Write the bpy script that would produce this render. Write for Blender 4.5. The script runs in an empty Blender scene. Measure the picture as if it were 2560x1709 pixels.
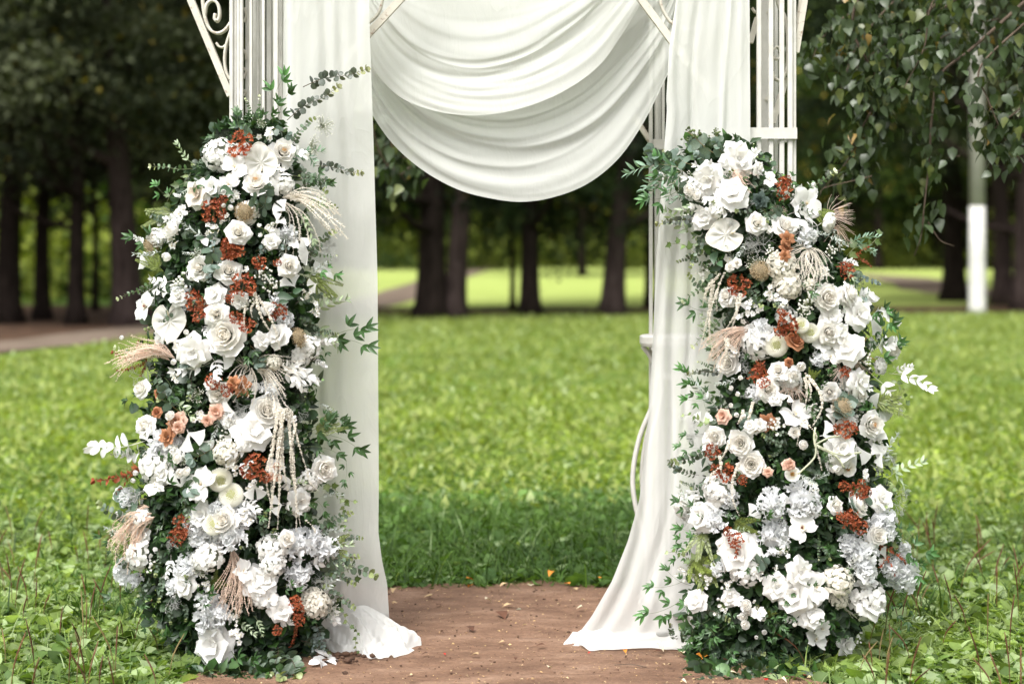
import bpy, math, random
import numpy as np
from mathutils import Matrix, Vector
random.seed(7); np.random.seed(7)
rs = np.random.RandomState(11)
S = bpy.context.scene
COL = S.collection
# ------------------------------------------------------------------ camera, world, light, exposure
F, CX, HY, CH = 4242.0, 1280.0, 600.0, 1.47      # focal length in photo pixels, centre column, horizon row, eye height
cam = bpy.data.cameras.new('camera'); co = bpy.data.objects.new('camera', cam); COL.objects.link(co)
co.location = (0, 0, CH); co.rotation_euler = (math.pi/2, 0, 0)
cam.sensor_width = 36; cam.lens = F/2560*36; cam.shift_y = -(854.5-HY)/2560
cam.clip_start = 0.1; cam.clip_end = 2000
cam.dof.use_dof = True; cam.dof.focus_distance = 5.98; cam.dof.aperture_fstop = 1.7
S.camera = co
W = bpy.data.worlds.new('World'); S.world = W; W.use_nodes = True
nt = W.node_tree; nt.nodes.clear()
sky = nt.nodes.new('ShaderNodeTexSky'); sky.sky_type = 'NISHITA'; sky.sun_disc = False
sky.sun_elevation = math.radians(58); sky.sun_rotation = math.radians(205)
sky.air_density = 1.0; sky.dust_density = 6.0; sky.ozone_density = 1.0
hs = nt.nodes.new('ShaderNodeHueSaturation'); hs.inputs['Saturation'].default_value = 0.10
bg = nt.nodes.new('ShaderNodeBackground'); bg.inputs['Strength'].default_value = 0.15
wo = nt.nodes.new('ShaderNodeOutputWorld')
nt.links.new(sky.outputs[0], hs.inputs['Color']); nt.links.new(hs.outputs[0], bg.inputs[0]); nt.links.new(bg.outputs[0], wo.inputs[0])
sl = bpy.data.lights.new('sun', 'SUN'); sl.energy = 1.5; sl.angle = math.radians(22); sl.color = (1, 0.965, 0.91)
so = bpy.data.objects.new('sun', sl); COL.objects.link(so)
az = math.radians(205); el = math.radians(58)
d = Vector((math.sin(az)*math.cos(el), math.cos(az)*math.cos(el), math.sin(el)))
so.rotation_euler = d.to_track_quat('Z', 'Y').to_euler()
S.view_settings.view_transform = 'Standard'; S.view_settings.look = 'None'
S.view_settings.exposure = 1.12; S.view_settings.gamma = 1; S.view_settings.use_curve_mapping = False
S.render.engine = 'CYCLES'
S.cycles.max_bounces = 8; S.cycles.transparent_max_bounces = 16; S.cycles.use_denoising = True
S.cycles.diffuse_bounces = 6; S.cycles.transmission_bounces = 6

def P(px, py, Y):
    return Vector(((px-CX)/F*Y, Y, CH-(py-HY)/F*Y))
def ground_y(py): return F*CH/(py-HY)

# ------------------------------------------------------------------ materials
def new_mat(name):
    m = bpy.data.materials.new(name); m.use_nodes = True; m.node_tree.nodes.clear()
    return m, m.node_tree.nodes, m.node_tree.links
def N(ns, t, **kw):
    n = ns.new(t)
    for k, v in kw.items():
        if k in n.inputs: n.inputs[k].default_value = v
        else: setattr(n, k, v)
    return n
def ramp(ns, stops, interp='LINEAR'):
    r = ns.new('ShaderNodeValToRGB'); r.color_ramp.interpolation = interp
    e = r.color_ramp.elements
    while len(e) > 1: e.remove(e[-1])
    e[0].position = stops[0][0]; e[0].color = (*stops[0][1], 1)
    for p, c in stops[1:]:
        x = e.new(p); x.color = (*c, 1)
    return r
def thin_mat(name, transl, rough, spec, objvar=0.12, noise=0.12, nscale=60, tint=(1, 1, 1), bump=0.0):
    """thin leaf or petal: diffuse + gloss on both faces, part of the light goes through"""
    m, ns, ln = new_mat(name)
    at = N(ns, 'ShaderNodeAttribute', attribute_name='Col')
    oi = ns.new('ShaderNodeObjectInfo'); tc = ns.new('ShaderNodeTexCoord')
    nz = N(ns, 'ShaderNodeTexNoise', Scale=nscale, Detail=3.0); ln.new(tc.outputs['Object'], nz.inputs['Vector'])
    mr = N(ns, 'ShaderNodeMapRange'); ln.new(nz.outputs['Fac'], mr.inputs['Value'])
    mr.inputs['From Min'].default_value = 0.3; mr.inputs['From Max'].default_value = 0.7
    mr.inputs['To Min'].default_value = 1-noise; mr.inputs['To Max'].default_value = 1+noise
    m2 = N(ns, 'ShaderNodeMapRange'); ln.new(oi.outputs['Random'], m2.inputs['Value'])
    m2.inputs['To Min'].default_value = 1-objvar; m2.inputs['To Max'].default_value = 1+objvar*0.6
    mu = N(ns, 'ShaderNodeMath', operation='MULTIPLY'); ln.new(mr.outputs[0], mu.inputs[0]); ln.new(m2.outputs[0], mu.inputs[1])
    vm = N(ns, 'ShaderNodeVectorMath', operation='SCALE'); ln.new(at.outputs['Color'], vm.inputs[0]); ln.new(mu.outputs[0], vm.inputs['Scale'])
    pr = N(ns, 'ShaderNodeBsdfPrincipled', Roughness=rough); pr.inputs['Specular IOR Level'].default_value = spec
    tr = ns.new('ShaderNodeBsdfTranslucent'); mx = N(ns, 'ShaderNodeMixShader', Fac=transl)
    v2 = N(ns, 'ShaderNodeVectorMath', operation='MULTIPLY'); v2.inputs[1].default_value = tint
    ln.new(vm.outputs[0], pr.inputs['Base Color']); ln.new(vm.outputs[0], v2.inputs[0]); ln.new(v2.outputs[0], tr.inputs['Color'])
    if bump:
        bp = N(ns, 'ShaderNodeBump', Strength=bump, Distance=0.002); ln.new(nz.outputs['Fac'], bp.inputs['Height'])
        ln.new(bp.outputs[0], pr.inputs['Normal'])
    out = ns.new('ShaderNodeOutputMaterial')
    ln.new(pr.outputs[0], mx.inputs[1]); ln.new(tr.outputs[0], mx.inputs[2]); ln.new(mx.outputs[0], out.inputs[0])
    return m
PETAL = thin_mat('petal', 0.42, 0.65, 0.25, 0.04, 0.02, 90, (1, 0.98, 0.94), 0.15)
LEAF = thin_mat('leaf', 0.25, 0.42, 0.5, 0.28, 0.22, 45, (1.25, 1.35, 0.5))
GRASS = thin_mat('grass_blade', 0.40, 0.55, 0.28, 0.0, 0.2, 3.0, (1.15, 1.25, 0.4))
CROWN = thin_mat('crown_leaf', 0.25, 0.65, 0.15, 0.3, 0.3, 0.6, (1.2, 1.3, 0.5))
DRY = thin_mat('dry_leaf', 0.12, 0.6, 0.25, 0.2, 0.3, 70, (1.2, 1, 0.7))

def cloth_mat(name, sheer):
    m, ns, ln = new_mat(name)
    tc = ns.new('ShaderNodeTexCoord'); 
    nz = N(ns, 'ShaderNodeTexNoise', Scale=9.0, Detail=6.0, Roughness=0.6, Distortion=0.8)
    mp = N(ns, 'ShaderNodeMapping'); mp.inputs['Scale'].default_value = (1, 1, 0.35)
    ln.new(tc.outputs['Object'], mp.inputs[0]); ln.new(mp.outputs[0], nz.inputs['Vector'])
    wv = N(ns, 'ShaderNodeTexNoise', Scale=900.0, Detail=1.0); ln.new(tc.outputs['Object'], wv.inputs['Vector'])
    b1 = N(ns, 'ShaderNodeBump', Strength=0.30, Distance=0.02); ln.new(nz.outputs['Fac'], b1.inputs['Height'])
    b2 = N(ns, 'ShaderNodeBump', Strength=0.08, Distance=0.001); ln.new(wv.outputs['Fac'], b2.inputs['Height']); ln.new(b1.outputs[0], b2.inputs['Normal'])
    cr = N(ns, 'ShaderNodeTexNoise', Scale=5.5, Detail=3.0, Roughness=0.5, Distortion=1.2); ln.new(mp.outputs[0], cr.inputs['Vector'])
    s1 = N(ns, 'ShaderNodeMath', operation='SUBTRACT'); ln.new(cr.outputs['Fac'], s1.inputs[0]); s1.inputs[1].default_value = 0.5
    s2 = N(ns, 'ShaderNodeMath', operation='ABSOLUTE'); ln.new(s1.outputs[0], s2.inputs[0])
    s3 = N(ns, 'ShaderNodeMath', operation='POWER'); ln.new(s2.outputs[0], s3.inputs[0]); s3.inputs[1].default_value = 0.5
    b4 = N(ns, 'ShaderNodeBump', Strength=0.35, Distance=0.012); b4.invert = True; ln.new(s3.outputs[0], b4.inputs['Height']); ln.new(b2.outputs[0], b4.inputs['Normal']); b2 = b4
    df = N(ns, 'ShaderNodeBsdfDiffuse', Color=(0.76, 0.76, 0.735, 1)); ln.new(b2.outputs[0], df.inputs['Normal'])
    tr = N(ns, 'ShaderNodeBsdfTranslucent', Color=(0.80, 0.805, 0.775, 1)); ln.new(b4.outputs[0], tr.inputs['Normal'])
    m1 = N(ns, 'ShaderNodeMixShader', Fac=0.42); ln.new(df.outputs[0], m1.inputs[1]); ln.new(tr.outputs[0], m1.inputs[2])
    tp = ns.new('ShaderNodeBsdfTransparent'); lw = N(ns, 'ShaderNodeLayerWeight', Blend=0.35)
    mr = N(ns, 'ShaderNodeMapRange'); ln.new(lw.outputs['Facing'], mr.inputs['Value'])
    mr.inputs['To Min'].default_value = sheer; mr.inputs['To Max'].default_value = 0.0
    m2 = ns.new('ShaderNodeMixShader'); ln.new(mr.outputs[0], m2.inputs[0]); ln.new(m1.outputs[0], m2.inputs[1]); ln.new(tp.outputs[0], m2.inputs[2])
    out = ns.new('ShaderNodeOutputMaterial'); ln.new(m2.outputs[0], out.inputs[0])
    return m
SHEER = cloth_mat('sheer_cloth', 0.15)
CHIFFON = cloth_mat('thin_chiffon', 0.26)
CLOTH = cloth_mat('drape_cloth', 0.05)

def solid_mat(name, stops, scale, rough=0.7, detail=8.0, bump=0.3, bdist=0.02, stretch=(1, 1, 1), spec=0.3, extra=None):
    m, ns, ln = new_mat(name)
    tc = ns.new('ShaderNodeTexCoord'); mp = N(ns, 'ShaderNodeMapping'); mp.inputs['Scale'].default_value = stretch
    ln.new(tc.outputs['Object'], mp.inputs[0])
    nz = N(ns, 'ShaderNodeTexNoise', Scale=scale, Detail=detail, Roughness=0.65); ln.new(mp.outputs[0], nz.inputs['Vector'])
    r = ramp(ns, stops); ln.new(nz.outputs['Fac'], r.inputs[0])
    pr = N(ns, 'ShaderNodeBsdfPrincipled', Roughness=rough); pr.inputs['Specular IOR Level'].default_value = spec
    c = r.outputs[0]
    if extra:
        n2 = N(ns, 'ShaderNodeTexNoise', Scale=extra[0], Detail=6.0, Roughness=0.7); ln.new(mp.outputs[0], n2.inputs['Vector'])
        r2 = ramp(ns, [(extra[1], (0, 0, 0)), (extra[2], (1, 1, 1))]); ln.new(n2.outputs['Fac'], r2.inputs[0])
        mx = N(ns, 'ShaderNodeMixRGB'); ln.new(r2.outputs[0], mx.inputs[0]); ln.new(c, mx.inputs[1]); mx.inputs[2].default_value = (*extra[3], 1)
        c = mx.outputs[0]
    ln.new(c, pr.inputs['Base Color'])
    bp = N(ns, 'ShaderNodeBump', Strength=bump, Distance=bdist); ln.new(nz.outputs['Fac'], bp.inputs['Height']); ln.new(bp.outputs[0], pr.inputs['Normal'])
    out = ns.new('ShaderNodeOutputMaterial'); ln.new(pr.outputs[0], out.inputs[0])
    return m
PAINT = solid_mat('old_white_paint', [(0.3, (0.47, 0.455, 0.42)), (0.7, (0.60, 0.585, 0.55))], 14, 0.5, bump=0.15, bdist=0.003, spec=0.4, extra=(60, 0.66, 0.74, (0.16, 0.075, 0.04)))
RUSTY = solid_mat('weathered_paint', [(0.3, (0.46, 0.43, 0.37)), (0.7, (0.60, 0.57, 0.50))], 12, 0.6, bump=0.3, bdist=0.003, extra=(40, 0.56, 0.70, (0.22, 0.13, 0.08)))
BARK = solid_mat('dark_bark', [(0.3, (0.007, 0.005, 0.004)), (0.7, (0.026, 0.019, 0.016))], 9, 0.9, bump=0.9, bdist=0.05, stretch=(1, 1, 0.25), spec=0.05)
BARK2 = solid_mat('pinkish_bark', [(0.3, (0.016, 0.011, 0.010)), (0.7, (0.065, 0.047, 0.043))], 9, 0.9, bump=0.9, bdist=0.05, stretch=(1, 1, 0.25), spec=0.05)
BIRCH = solid_mat('birch_bark', [(0.35, (0.06, 0.05, 0.045)), (0.55, (0.38, 0.34, 0.32)), (0.8, (0.5, 0.46, 0.43))], 5, 0.8, bump=0.5, bdist=0.02, stretch=(0.5, 0.5, 2.5))
TWIG = solid_mat('twig_bark', [(0.3, (0.05, 0.035, 0.025)), (0.7, (0.12, 0.085, 0.06))], 30, 0.8)
GROUND = solid_mat('lawn_soil', [(0.3, (0.035, 0.055, 0.014)), (0.5, (0.07, 0.12, 0.022)), (0.75, (0.11, 0.18, 0.032))], 0.9, 0.95, bump=1.0, bdist=0.05, spec=0.1, extra=(18, 0.55, 0.75, (0.05, 0.045, 0.02)))
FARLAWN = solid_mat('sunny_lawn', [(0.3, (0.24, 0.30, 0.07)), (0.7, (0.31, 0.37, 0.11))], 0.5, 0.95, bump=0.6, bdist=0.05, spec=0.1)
FLOORM = solid_mat('leaf_strewn_soil', [(0.3, (0.028, 0.017, 0.011)), (0.6, (0.085, 0.05, 0.032)), (0.8, (0.16, 0.08, 0.045))], 3, 0.95, bump=1.0, bdist=0.04, spec=0.1)
FARPATH = solid_mat('far_path_dirt', [(0.3, (0.10, 0.075, 0.055)), (0.7, (0.18, 0.14, 0.11))], 1.5, 0.95, bump=0.5, bdist=0.02, spec=0.1)
WHITEWASH = solid_mat('whitewash', [(0.3, (0.50, 0.49, 0.46)), (0.7, (0.64, 0.63, 0.60))], 4, 0.8)
CONCRETE = solid_mat('pole_concrete', [(0.3, (0.38, 0.36, 0.33)), (0.7, (0.50, 0.48, 0.44))], 4, 0.85)
FOAM = solid_mat('dark_core_green', [(0.3, (0.006, 0.010, 0.005)), (0.7, (0.022, 0.035, 0.014))], 30, 0.95, bump=1, bdist=0.02)
CLOD = solid_mat('dirt_clod', [(0.3, (0.04, 0.022, 0.014)), (0.7, (0.11, 0.062, 0.04))], 30, 0.95, bump=1, bdist=0.01)

def path_mat():
    m, ns, ln = new_mat('packed_dirt_path')
    tc = ns.new('ShaderNodeTexCoord'); mp = N(ns, 'ShaderNodeMapping'); mp.inputs['Scale'].default_value = (0.6, 1.5, 1)
    ln.new(tc.outputs['Object'], mp.inputs[0])
    a = N(ns, 'ShaderNodeTexNoise', Scale=5.0, Detail=9.0, Roughness=0.7); ln.new(mp.outputs[0], a.inputs['Vector'])
    b = N(ns, 'ShaderNodeTexNoise', Scale=110.0, Detail=5.0, Roughness=0.75); ln.new(mp.outputs[0], b.inputs['Vector'])
    v = N(ns, 'ShaderNodeTexVoronoi', Scale=130.0); ln.new(tc.outputs['Object'], v.inputs['Vector'])
    r = ramp(ns, [(0.30, (0.125, 0.068, 0.042)), (0.5, (0.22, 0.127, 0.080)), (0.70, (0.32, 0.205, 0.140))]); ln.new(a.outputs['Fac'], r.inputs[0])
    r2 = ramp(ns, [(0.3, (0.55, 0.5, 0.48)), (0.5, (1, 1, 1)), (0.72, (1.3, 1.25, 1.2))]); ln.new(b.outputs['Fac'], r2.inputs[0])
    mx = N(ns, 'ShaderNodeMixRGB', blend_type='MULTIPLY'); mx.inputs[0].default_value = 1.0; ln.new(r.outputs[0], mx.inputs[1]); ln.new(r2.outputs[0], mx.inputs[2])
    pr = N(ns, 'ShaderNodeBsdfPrincipled', Roughness=0.8); pr.inputs['Specular IOR Level'].default_value = 0.3; ln.new(mx.outputs[0], pr.inputs['Base Color'])
    b1 = N(ns, 'ShaderNodeBump', Strength=0.9, Distance=0.05); ln.new(a.outputs['Fac'], b1.inputs['Height'])
    b2 = N(ns, 'ShaderNodeBump', Strength=0.8, Distance=0.006); ln.new(b.outputs['Fac'], b2.inputs['Height']); ln.new(b1.outputs[0], b2.inputs['Normal'])
    b3 = N(ns, 'ShaderNodeBump', Strength=0.3, Distance=0.003); ln.new(v.outputs['Distance'], b3.inputs['Height']); ln.new(b2.outputs[0], b3.inputs['Normal'])
    ln.new(b3.outputs[0], pr.inputs['Normal'])
    out = ns.new('ShaderNodeOutputMaterial'); ln.new(pr.outputs[0], out.inputs[0])
    return m
PATHM = path_mat()

# ------------------------------------------------------------------ geometry pieces: (V, faces, C) with quads or tris
class G:
    """a growing bag of vertices, faces and vertex colours"""
    def __init__(s): s.V = []; s.F = []; s.C = []; s.M = []; s.n = 0
    def add(s, V, Fc, c, mi=0, mat=None):
        V = np.asarray(V, float)
        if mat is not None: V = V @ np.array(mat)[:3, :3].T + np.array(mat)[:3, 3]
        c = np.asarray(c, float)
        if c.ndim == 1: c = np.tile(c[:3], (len(V), 1))
        s.V.append(V); s.C.append(c); s.F += [tuple(i+s.n for i in f) for f in Fc]; s.M += [mi]*len(Fc); s.n += len(V)
        return s
    def merge(s, o, mi=0):
        if o.n: s.add(np.concatenate(o.V), o.F, np.concatenate(o.C), mi)
        return s
def mesh_of(name, g, mats, smooth=True, per_face=False):
    me = bpy.data.meshes.new(name)
    V = np.concatenate(g.V) if g.V else np.zeros((0, 3)); C = np.concatenate(g.C) if g.C else np.zeros((0, 3))
    lt = np.array([len(f) for f in g.F], np.int32); li = np.fromiter((i for f in g.F for i in f), np.int32)
    fill(me, V, li, lt, C, mats, smooth)
    if per_face: me.polygons.foreach_set('material_index', np.array(g.M, np.int32))
    return me
def fill(me, V, li, lt, C, mats, smooth=True):
    me.vertices.add(len(V)); me.vertices.foreach_set('co', np.ascontiguousarray(V, np.float32).ravel())
    me.loops.add(len(li)); me.loops.foreach_set('vertex_index', li.astype(np.int32))
    me.polygons.add(len(lt)); ls = np.zeros(len(lt), np.int32)
    if len(lt): ls[1:] = np.cumsum(lt)[:-1]
    me.polygons.foreach_set('loop_start', ls); me.polygons.foreach_set('loop_total', lt.astype(np.int32))
    me.polygons.foreach_set('use_smooth', np.full(len(lt), bool(smooth)))
    a = me.color_attributes.new('Col', 'FLOAT_COLOR', 'POINT')
    a.data.foreach_set('color', np.hstack([C, np.ones((len(C), 1))]).astype(np.float32).ravel())
    for m in (mats if isinstance(mats, (list, tuple)) else [mats]): me.materials.append(m)
    me.update(calc_edges=True)
def scatter(name, protos, which, locs, R, sc, cols, mat, smooth=True):
    """many copies of small patches joined into one mesh. protos: list of (V,F,C) with quads; R: (n,3,3)"""
    Vs, Ls, Cs, n0 = [], [], [], 0
    for k, (pv, pf, pc) in enumerate(protos):
        idx = np.where(which == k)[0]
        if not len(idx): continue
        pv = np.asarray(pv); pf = np.asarray(pf); pc = np.asarray(pc)
        V = np.einsum('nij,vj->nvi', R[idx], pv)*sc[idx][:, None, None] + locs[idx][:, None, :]
        C = cols[idx][:, None, :]*pc[None]
        L = pf.ravel()[None, :] + (np.arange(len(idx))*len(pv))[:, None] + n0
        Vs.append(V.reshape(-1, 3)); Cs.append(C.reshape(-1, 3)); Ls.append(L.reshape(-1)); n0 += len(idx)*len(pv)
    V = np.concatenate(Vs); L = np.concatenate(Ls); C = np.concatenate(Cs)
    me = bpy.data.meshes.new(name); fill(me, V, L, np.full(len(L)//4, 4), C, mat, smooth)
    return me
def rots(az, tilt, roll=None):
    """leaf along +Y, normal +Z: tilt lifts the tip, az turns about Z, roll about its own length"""
    n = len(az); ca, sa, ct, st = np.cos(az), np.sin(az), np.cos(tilt), np.sin(tilt)
    Z = np.zeros(n); O = np.ones(n)
    Rz = np.stack([ca, -sa, Z, sa, ca, Z, Z, Z, O], 1).reshape(n, 3, 3)
    Rx = np.stack([O, Z, Z, Z, ct, -st, Z, st, ct], 1).reshape(n, 3, 3)
    R = Rz @ Rx
    if roll is not None:
        cr, sr = np.cos(roll), np.sin(roll)
        R = R @ np.stack([cr, Z, sr, Z, O, Z, -sr, Z, cr], 1).reshape(n, 3, 3)
    return R
def link(name, me, parent=None, M=None, **props):
    o = bpy.data.objects.new(name, me); COL.objects.link(o)
    if parent is not None: o.parent = parent
    if M is not None: o.matrix_basis = M
    for k, v in props.items(): o[k] = v
    return o
def empty(name, loc, label, cat, group=None):
    o = link(name, None, None, Matrix.Translation(loc), label=label, category=cat)
    o.empty_display_size = 0.1
    if group: o['group'] = group
    return o

def grid_faces(nu, nv, off=0):
    return [(off+j*(nu+1)+i, off+j*(nu+1)+i+1, off+(j+1)*(nu+1)+i+1, off+(j+1)*(nu+1)+i) for j in range(nv) for i in range(nu)]
def box(g, lo, hi, c=(1, 1, 1), mat=None, bev=0.0):
    x0, y0, z0 = lo; x1, y1, z1 = hi; b = bev
    if b <= 0:
        V = [(x, y, z) for z in (z0, z1) for y in (y0, y1) for x in (x0, x1)]
        g.add(V, [(0, 2, 3, 1), (4, 5, 7, 6), (0, 1, 5, 4), (2, 6, 7, 3), (0, 4, 6, 2), (1, 3, 7, 5)], c, 0, mat)
    else:
        pr = [(x0+b, y0), (x1-b, y0), (x1, y0+b), (x1, y1-b), (x1-b, y1), (x0+b, y1), (x0, y1-b), (x0, y0+b)]
        V = [(x, y, z0) for x, y in pr]+[(x, y, z1) for x, y in pr]
        Fc = [(i, (i+1) % 8, 8+(i+1) % 8, 8+i) for i in range(8)]+[tuple(range(7, -1, -1)), tuple(range(8, 16))]
        g.add(V, Fc, c, 0, mat)
def tube(g, pts, rad, k=6, c=(1, 1, 1), mi=0, flat=None, cap=True):
    """tube along points; flat=(w,t) gives a rectangular section, w along the local side, t along depth (Y)"""
    pts = np.asarray(pts, float); n = len(pts)
    rad = np.full(n, rad) if np.isscalar(rad) else np.asarray(rad, float)
    T = np.gradient(pts, axis=0); T /= np.linalg.norm(T, axis=1)[:, None]+1e-9
    up = np.array([0, 1.0, 0]) if flat else np.array([0.13, 0.9, 0.4])
    V = []
    for i in range(n):
        a = np.cross(T[i], up); a /= np.linalg.norm(a)+1e-9; b = np.cross(a, T[i])
        if flat:
            w, t = flat
            for sx, sy in ((-1, -1), (1, -1), (1, 1), (-1, 1)): V.append(pts[i]+a*sx*w/2+b*sy*t/2)
        else:
            for q in range(k):
                th = 2*math.pi*q/k; V.append(pts[i]+rad[i]*(a*math.cos(th)+b*math.sin(th)))
    kk = 4 if flat else k
    Fc = [(i*kk+q, i*kk+(q+1) % kk, (i+1)*kk+(q+1) % kk, (i+1)*kk+q) for i in range(n-1) for q in range(kk)]
    if cap: Fc += [tuple(range(kk-1, -1, -1)), tuple((n-1)*kk+q for q in range(kk))]
    g.add(V, Fc, c, mi)
def smooth_path(pts, n=24):
    pts = np.asarray(pts, float); m = len(pts)
    if m == 2: t = np.linspace(0, 1, n)[:, None]; return pts[0]*(1-t)+pts[1]*t
    out = []
    ext = np.vstack([2*pts[0]-pts[1], pts, 2*pts[-1]-pts[-2]])
    per = max(2, n//(m-1))
    for i in range(1, m):
        p0, p1, p2, p3 = ext[i-1], ext[i], ext[i+1], ext[i+2]
        for t in np.linspace(0, 1, per, endpoint=False):
            out.append(0.5*((2*p1)+(-p0+p2)*t+(2*p0-5*p1+4*p2-p3)*t*t+(-p0+3*p1-3*p2+p3)*t**3))
    out.append(pts[-1]); return np.array(out)

# ================================================================== SETTING
def sheet(name, pts, z, mat, label=None):
    g = G(); n = len(pts); g.add([(x, y, z) for x, y in pts], [tuple(range(n))], (1, 1, 1))
    o = link(name, mesh_of(name, g, mat, False)); o['kind'] = 'structure'; return o
sheet('ground', [(-900, -300), (900, -300), (900, 1500), (-900, 1500)], 0, GROUND)
def wobble(pts, amp, step=0.12, seed=0):
    r = np.random.RandomState(seed); out = []
    for i in range(len(pts)):
        a = np.array(pts[i], float); b = np.array(pts[(i+1) % len(pts)], float); L = np.linalg.norm(b-a); k = max(1, int(L/step))
        nrm = np.array([-(b-a)[1], (b-a)[0]])/(L+1e-9)
        for j in range(k):
            out.append(a+(b-a)*j/k+nrm*r.normal(0, amp)*(j > 0))
    return [tuple(p) for p in out]
# the dirt path, gently uneven
PL = [(2.0, -1.25), (5.4, -1.13), (5.8, -1.08), (6.2, -1.05), (6.8, -1.02), (7.05, -0.95), (7.2, -0.7)]
PR = [(2.0, 1.4), (5.3, 1.12), (5.65, 0.98), (5.85, 0.80), (6.2, 0.80), (6.9, 0.86), (7.15, 0.82), (7.26, 0.7)]
def path_edges(y):
    return np.interp(y, [p[0] for p in PL], [p[1] for p in PL]), np.interp(y, [p[0] for p in PR], [p[1] for p in PR])
def hnoise(x, y):
    return 0.004*np.sin(5.1*x+1.3*y)+0.004*np.sin(3.3*x-4.7*y+1)+0.003*np.sin(11*x+7*y)+0.002*np.sin(23*y-9*x)
g = G(); ny, nx = 220, 90; V = []; r = np.random.RandomState(3)
for j in range(ny+1):
    y = -3+10.22*j/ny if j < ny else 7.24
    a, b = path_edges(y); a += 0.03*math.sin(9*y)+r.normal(0, 0.012); b += 0.03*math.sin(8*y+1)+r.normal(0, 0.012)
    for i in range(nx+1):
        u = i/nx; x = a+(b-a)*u; yy = y + (0.04*math.sin(7*x+1)+0.03*math.sin(17*x)+0.07*(x-0)/1.5)*(j/ny)**8
        V.append((x, yy, 0.012+hnoise(x, yy)*min(1, 6*u, 6*(1-u))))
g.add(V, grid_faces(nx, ny), (1, 1, 1)); o = link('path', mesh_of('path', g, PATHM)); o['kind'] = 'structure'
def ribbon(name, pts, w, z, mat):
    p = smooth_path([(x, y, 0) for x, y in pts], 40); T = np.gradient(p, axis=0); T /= np.linalg.norm(T, axis=1)[:, None]
    Nn = np.stack([-T[:, 1], T[:, 0], 0*T[:, 0]], 1); V = []
    for i in range(len(p)):
        for s in (-1, 1): q = p[i]+Nn[i]*s*w/2*(1+0.08*math.sin(i*1.7+s)); V.append((q[0], q[1], z))
    g = G(); g.add(V, grid_faces(1, len(p)-1), (1, 1, 1)); o = link(name, mesh_of(name, g, mat, False)); o['kind'] = 'structure'
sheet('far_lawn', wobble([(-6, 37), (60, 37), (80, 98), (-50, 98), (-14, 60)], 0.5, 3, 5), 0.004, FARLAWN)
sheet('forest_floor', wobble([(-40, 20.8), (-6.7, 21.2), (-6.1, 24.6), (-5.0, 28.5), (-6, 37), (-40, 46)], 0.12, 1, 6), 0.008, FLOORM)
sheet('shade_soil_strip', wobble([(-4.5, 33.2), (4.2, 33.6), (6, 34.5), (14, 35), (14, 38), (-4.5, 36)], 0.2, 1, 8), 0.010, FLOORM)  # dark soil sheet at the tree bases, doubles as their painted shade
ribbon('park_path', [(-24, 20.9), (-10, 21.9), (-7.2, 23.0), (-6.2, 26.5), (-4.8, 33), (-3.3, 39), (-2.9, 50), (-2.4, 70), (-1, 97)], 1.5, 0.014, FARPATH)
ribbon('side_path', [(8, 97), (14, 72), (14.5, 60), (12.9, 50), (14, 44), (22, 40)], 2.6, 0.014, FARPATH)

# ------------------------------------------------------------------ leaf shapes (along +Y, normal +Z)
def leaf_patch(L=1.0, Wd=0.4, kind='point', nu=2, nv=5, fold=0.15, curl=0.3, base=(1, 1, 1), edge=None):
    V, C = [], []
    for j in range(nv+1):
        t = j/nv
        if kind == 'point': w = math.sin(math.pi*t**0.75)**0.85*(1-0.25*t) if 0 < t < 1 else 0.015
        elif kind == 'willow': w = math.sin(math.pi*t**0.8)**0.9 if 0 < t < 1 else 0.01
        elif kind == 'round': w = math.sqrt(max(0, 1-(2*t-1)**2)) if 0 < t < 1 else 0.05
        elif kind == 'birch': w = (min(1, t/0.22)**0.7)*(max(0, 1-t)/0.78)**0.85 if 0 < t < 1 else 0.02
        elif kind == 'ovate': w = math.sin(math.pi*t**0.62)**0.8*(1-0.3*t) if 0 < t < 1 else 0.02
        elif kind == 'blade': w = (1-t)**0.7*0.95+0.05
        elif kind == 'fan': w = 0.08+0.92*t**1.3
        else: w = 1
        y = L*math.sin(t*curl+1e-6)/(curl+1e-6) if curl else L*t
        z = -L*(1-math.cos(t*curl))/(curl+1e-6) if curl else 0
        for i in range(nu+1):
            u = 2*i/nu-1
            V.append((u*w*Wd/2, y, z+abs(u)*w*Wd*fold))
            k = 1.12 if abs(u) < 0.2 else 0.97
            C.append([base[q]*k*(0.9+0.15*t) for q in range(3)] if edge is None else [base[q]*(1-abs(u)*t)+edge[q]*abs(u)*t for q in range(3)])
    return np.array(V), grid_faces(nu, nv), np.array(C)

# ------------------------------------------------------------------ grass and ground cover
def on_path(x, y):
    a = np.interp(y, [p[0] for p in PL], [p[1] for p in PL]); b = np.interp(y, [p[0] for p in PR], [p[1] for p in PR])
    e = 7.19+0.04*np.sin(7*x+1)+0.03*np.sin(17*x)+0.046*x
    return (y < e) & (x > a) & (x < b)
def pts_in(n, y0, y1, spread=0.34, extra=0.5, seed=0):
    r = np.random.RandomState(seed); y = np.sqrt(r.uniform(y0**2, y1**2, n)); x = (r.uniform(-1, 1, n))*(spread*y+extra)
    return x, y
def vnoise(x, y, f, s=0):
    return (np.sin(x*f+s)+np.sin(y*f*1.3+2*s+x*f*.4)+np.sin((x+y)*f*.7+3*s)+np.sin((x-y)*f*1.7+s)+np.sin(x*f*3.9+2*np.sin(y*f*2.3)+s)+np.sin(y*f*4.7+2*np.sin(x*f*3.1)+2*s))/5
blade = leaf_patch(1, 0.055, 'blade', 1, 3, 0, 0.9); blade2 = leaf_patch(1, 0.045, 'blade', 1, 3, 0, 1.5)
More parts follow.
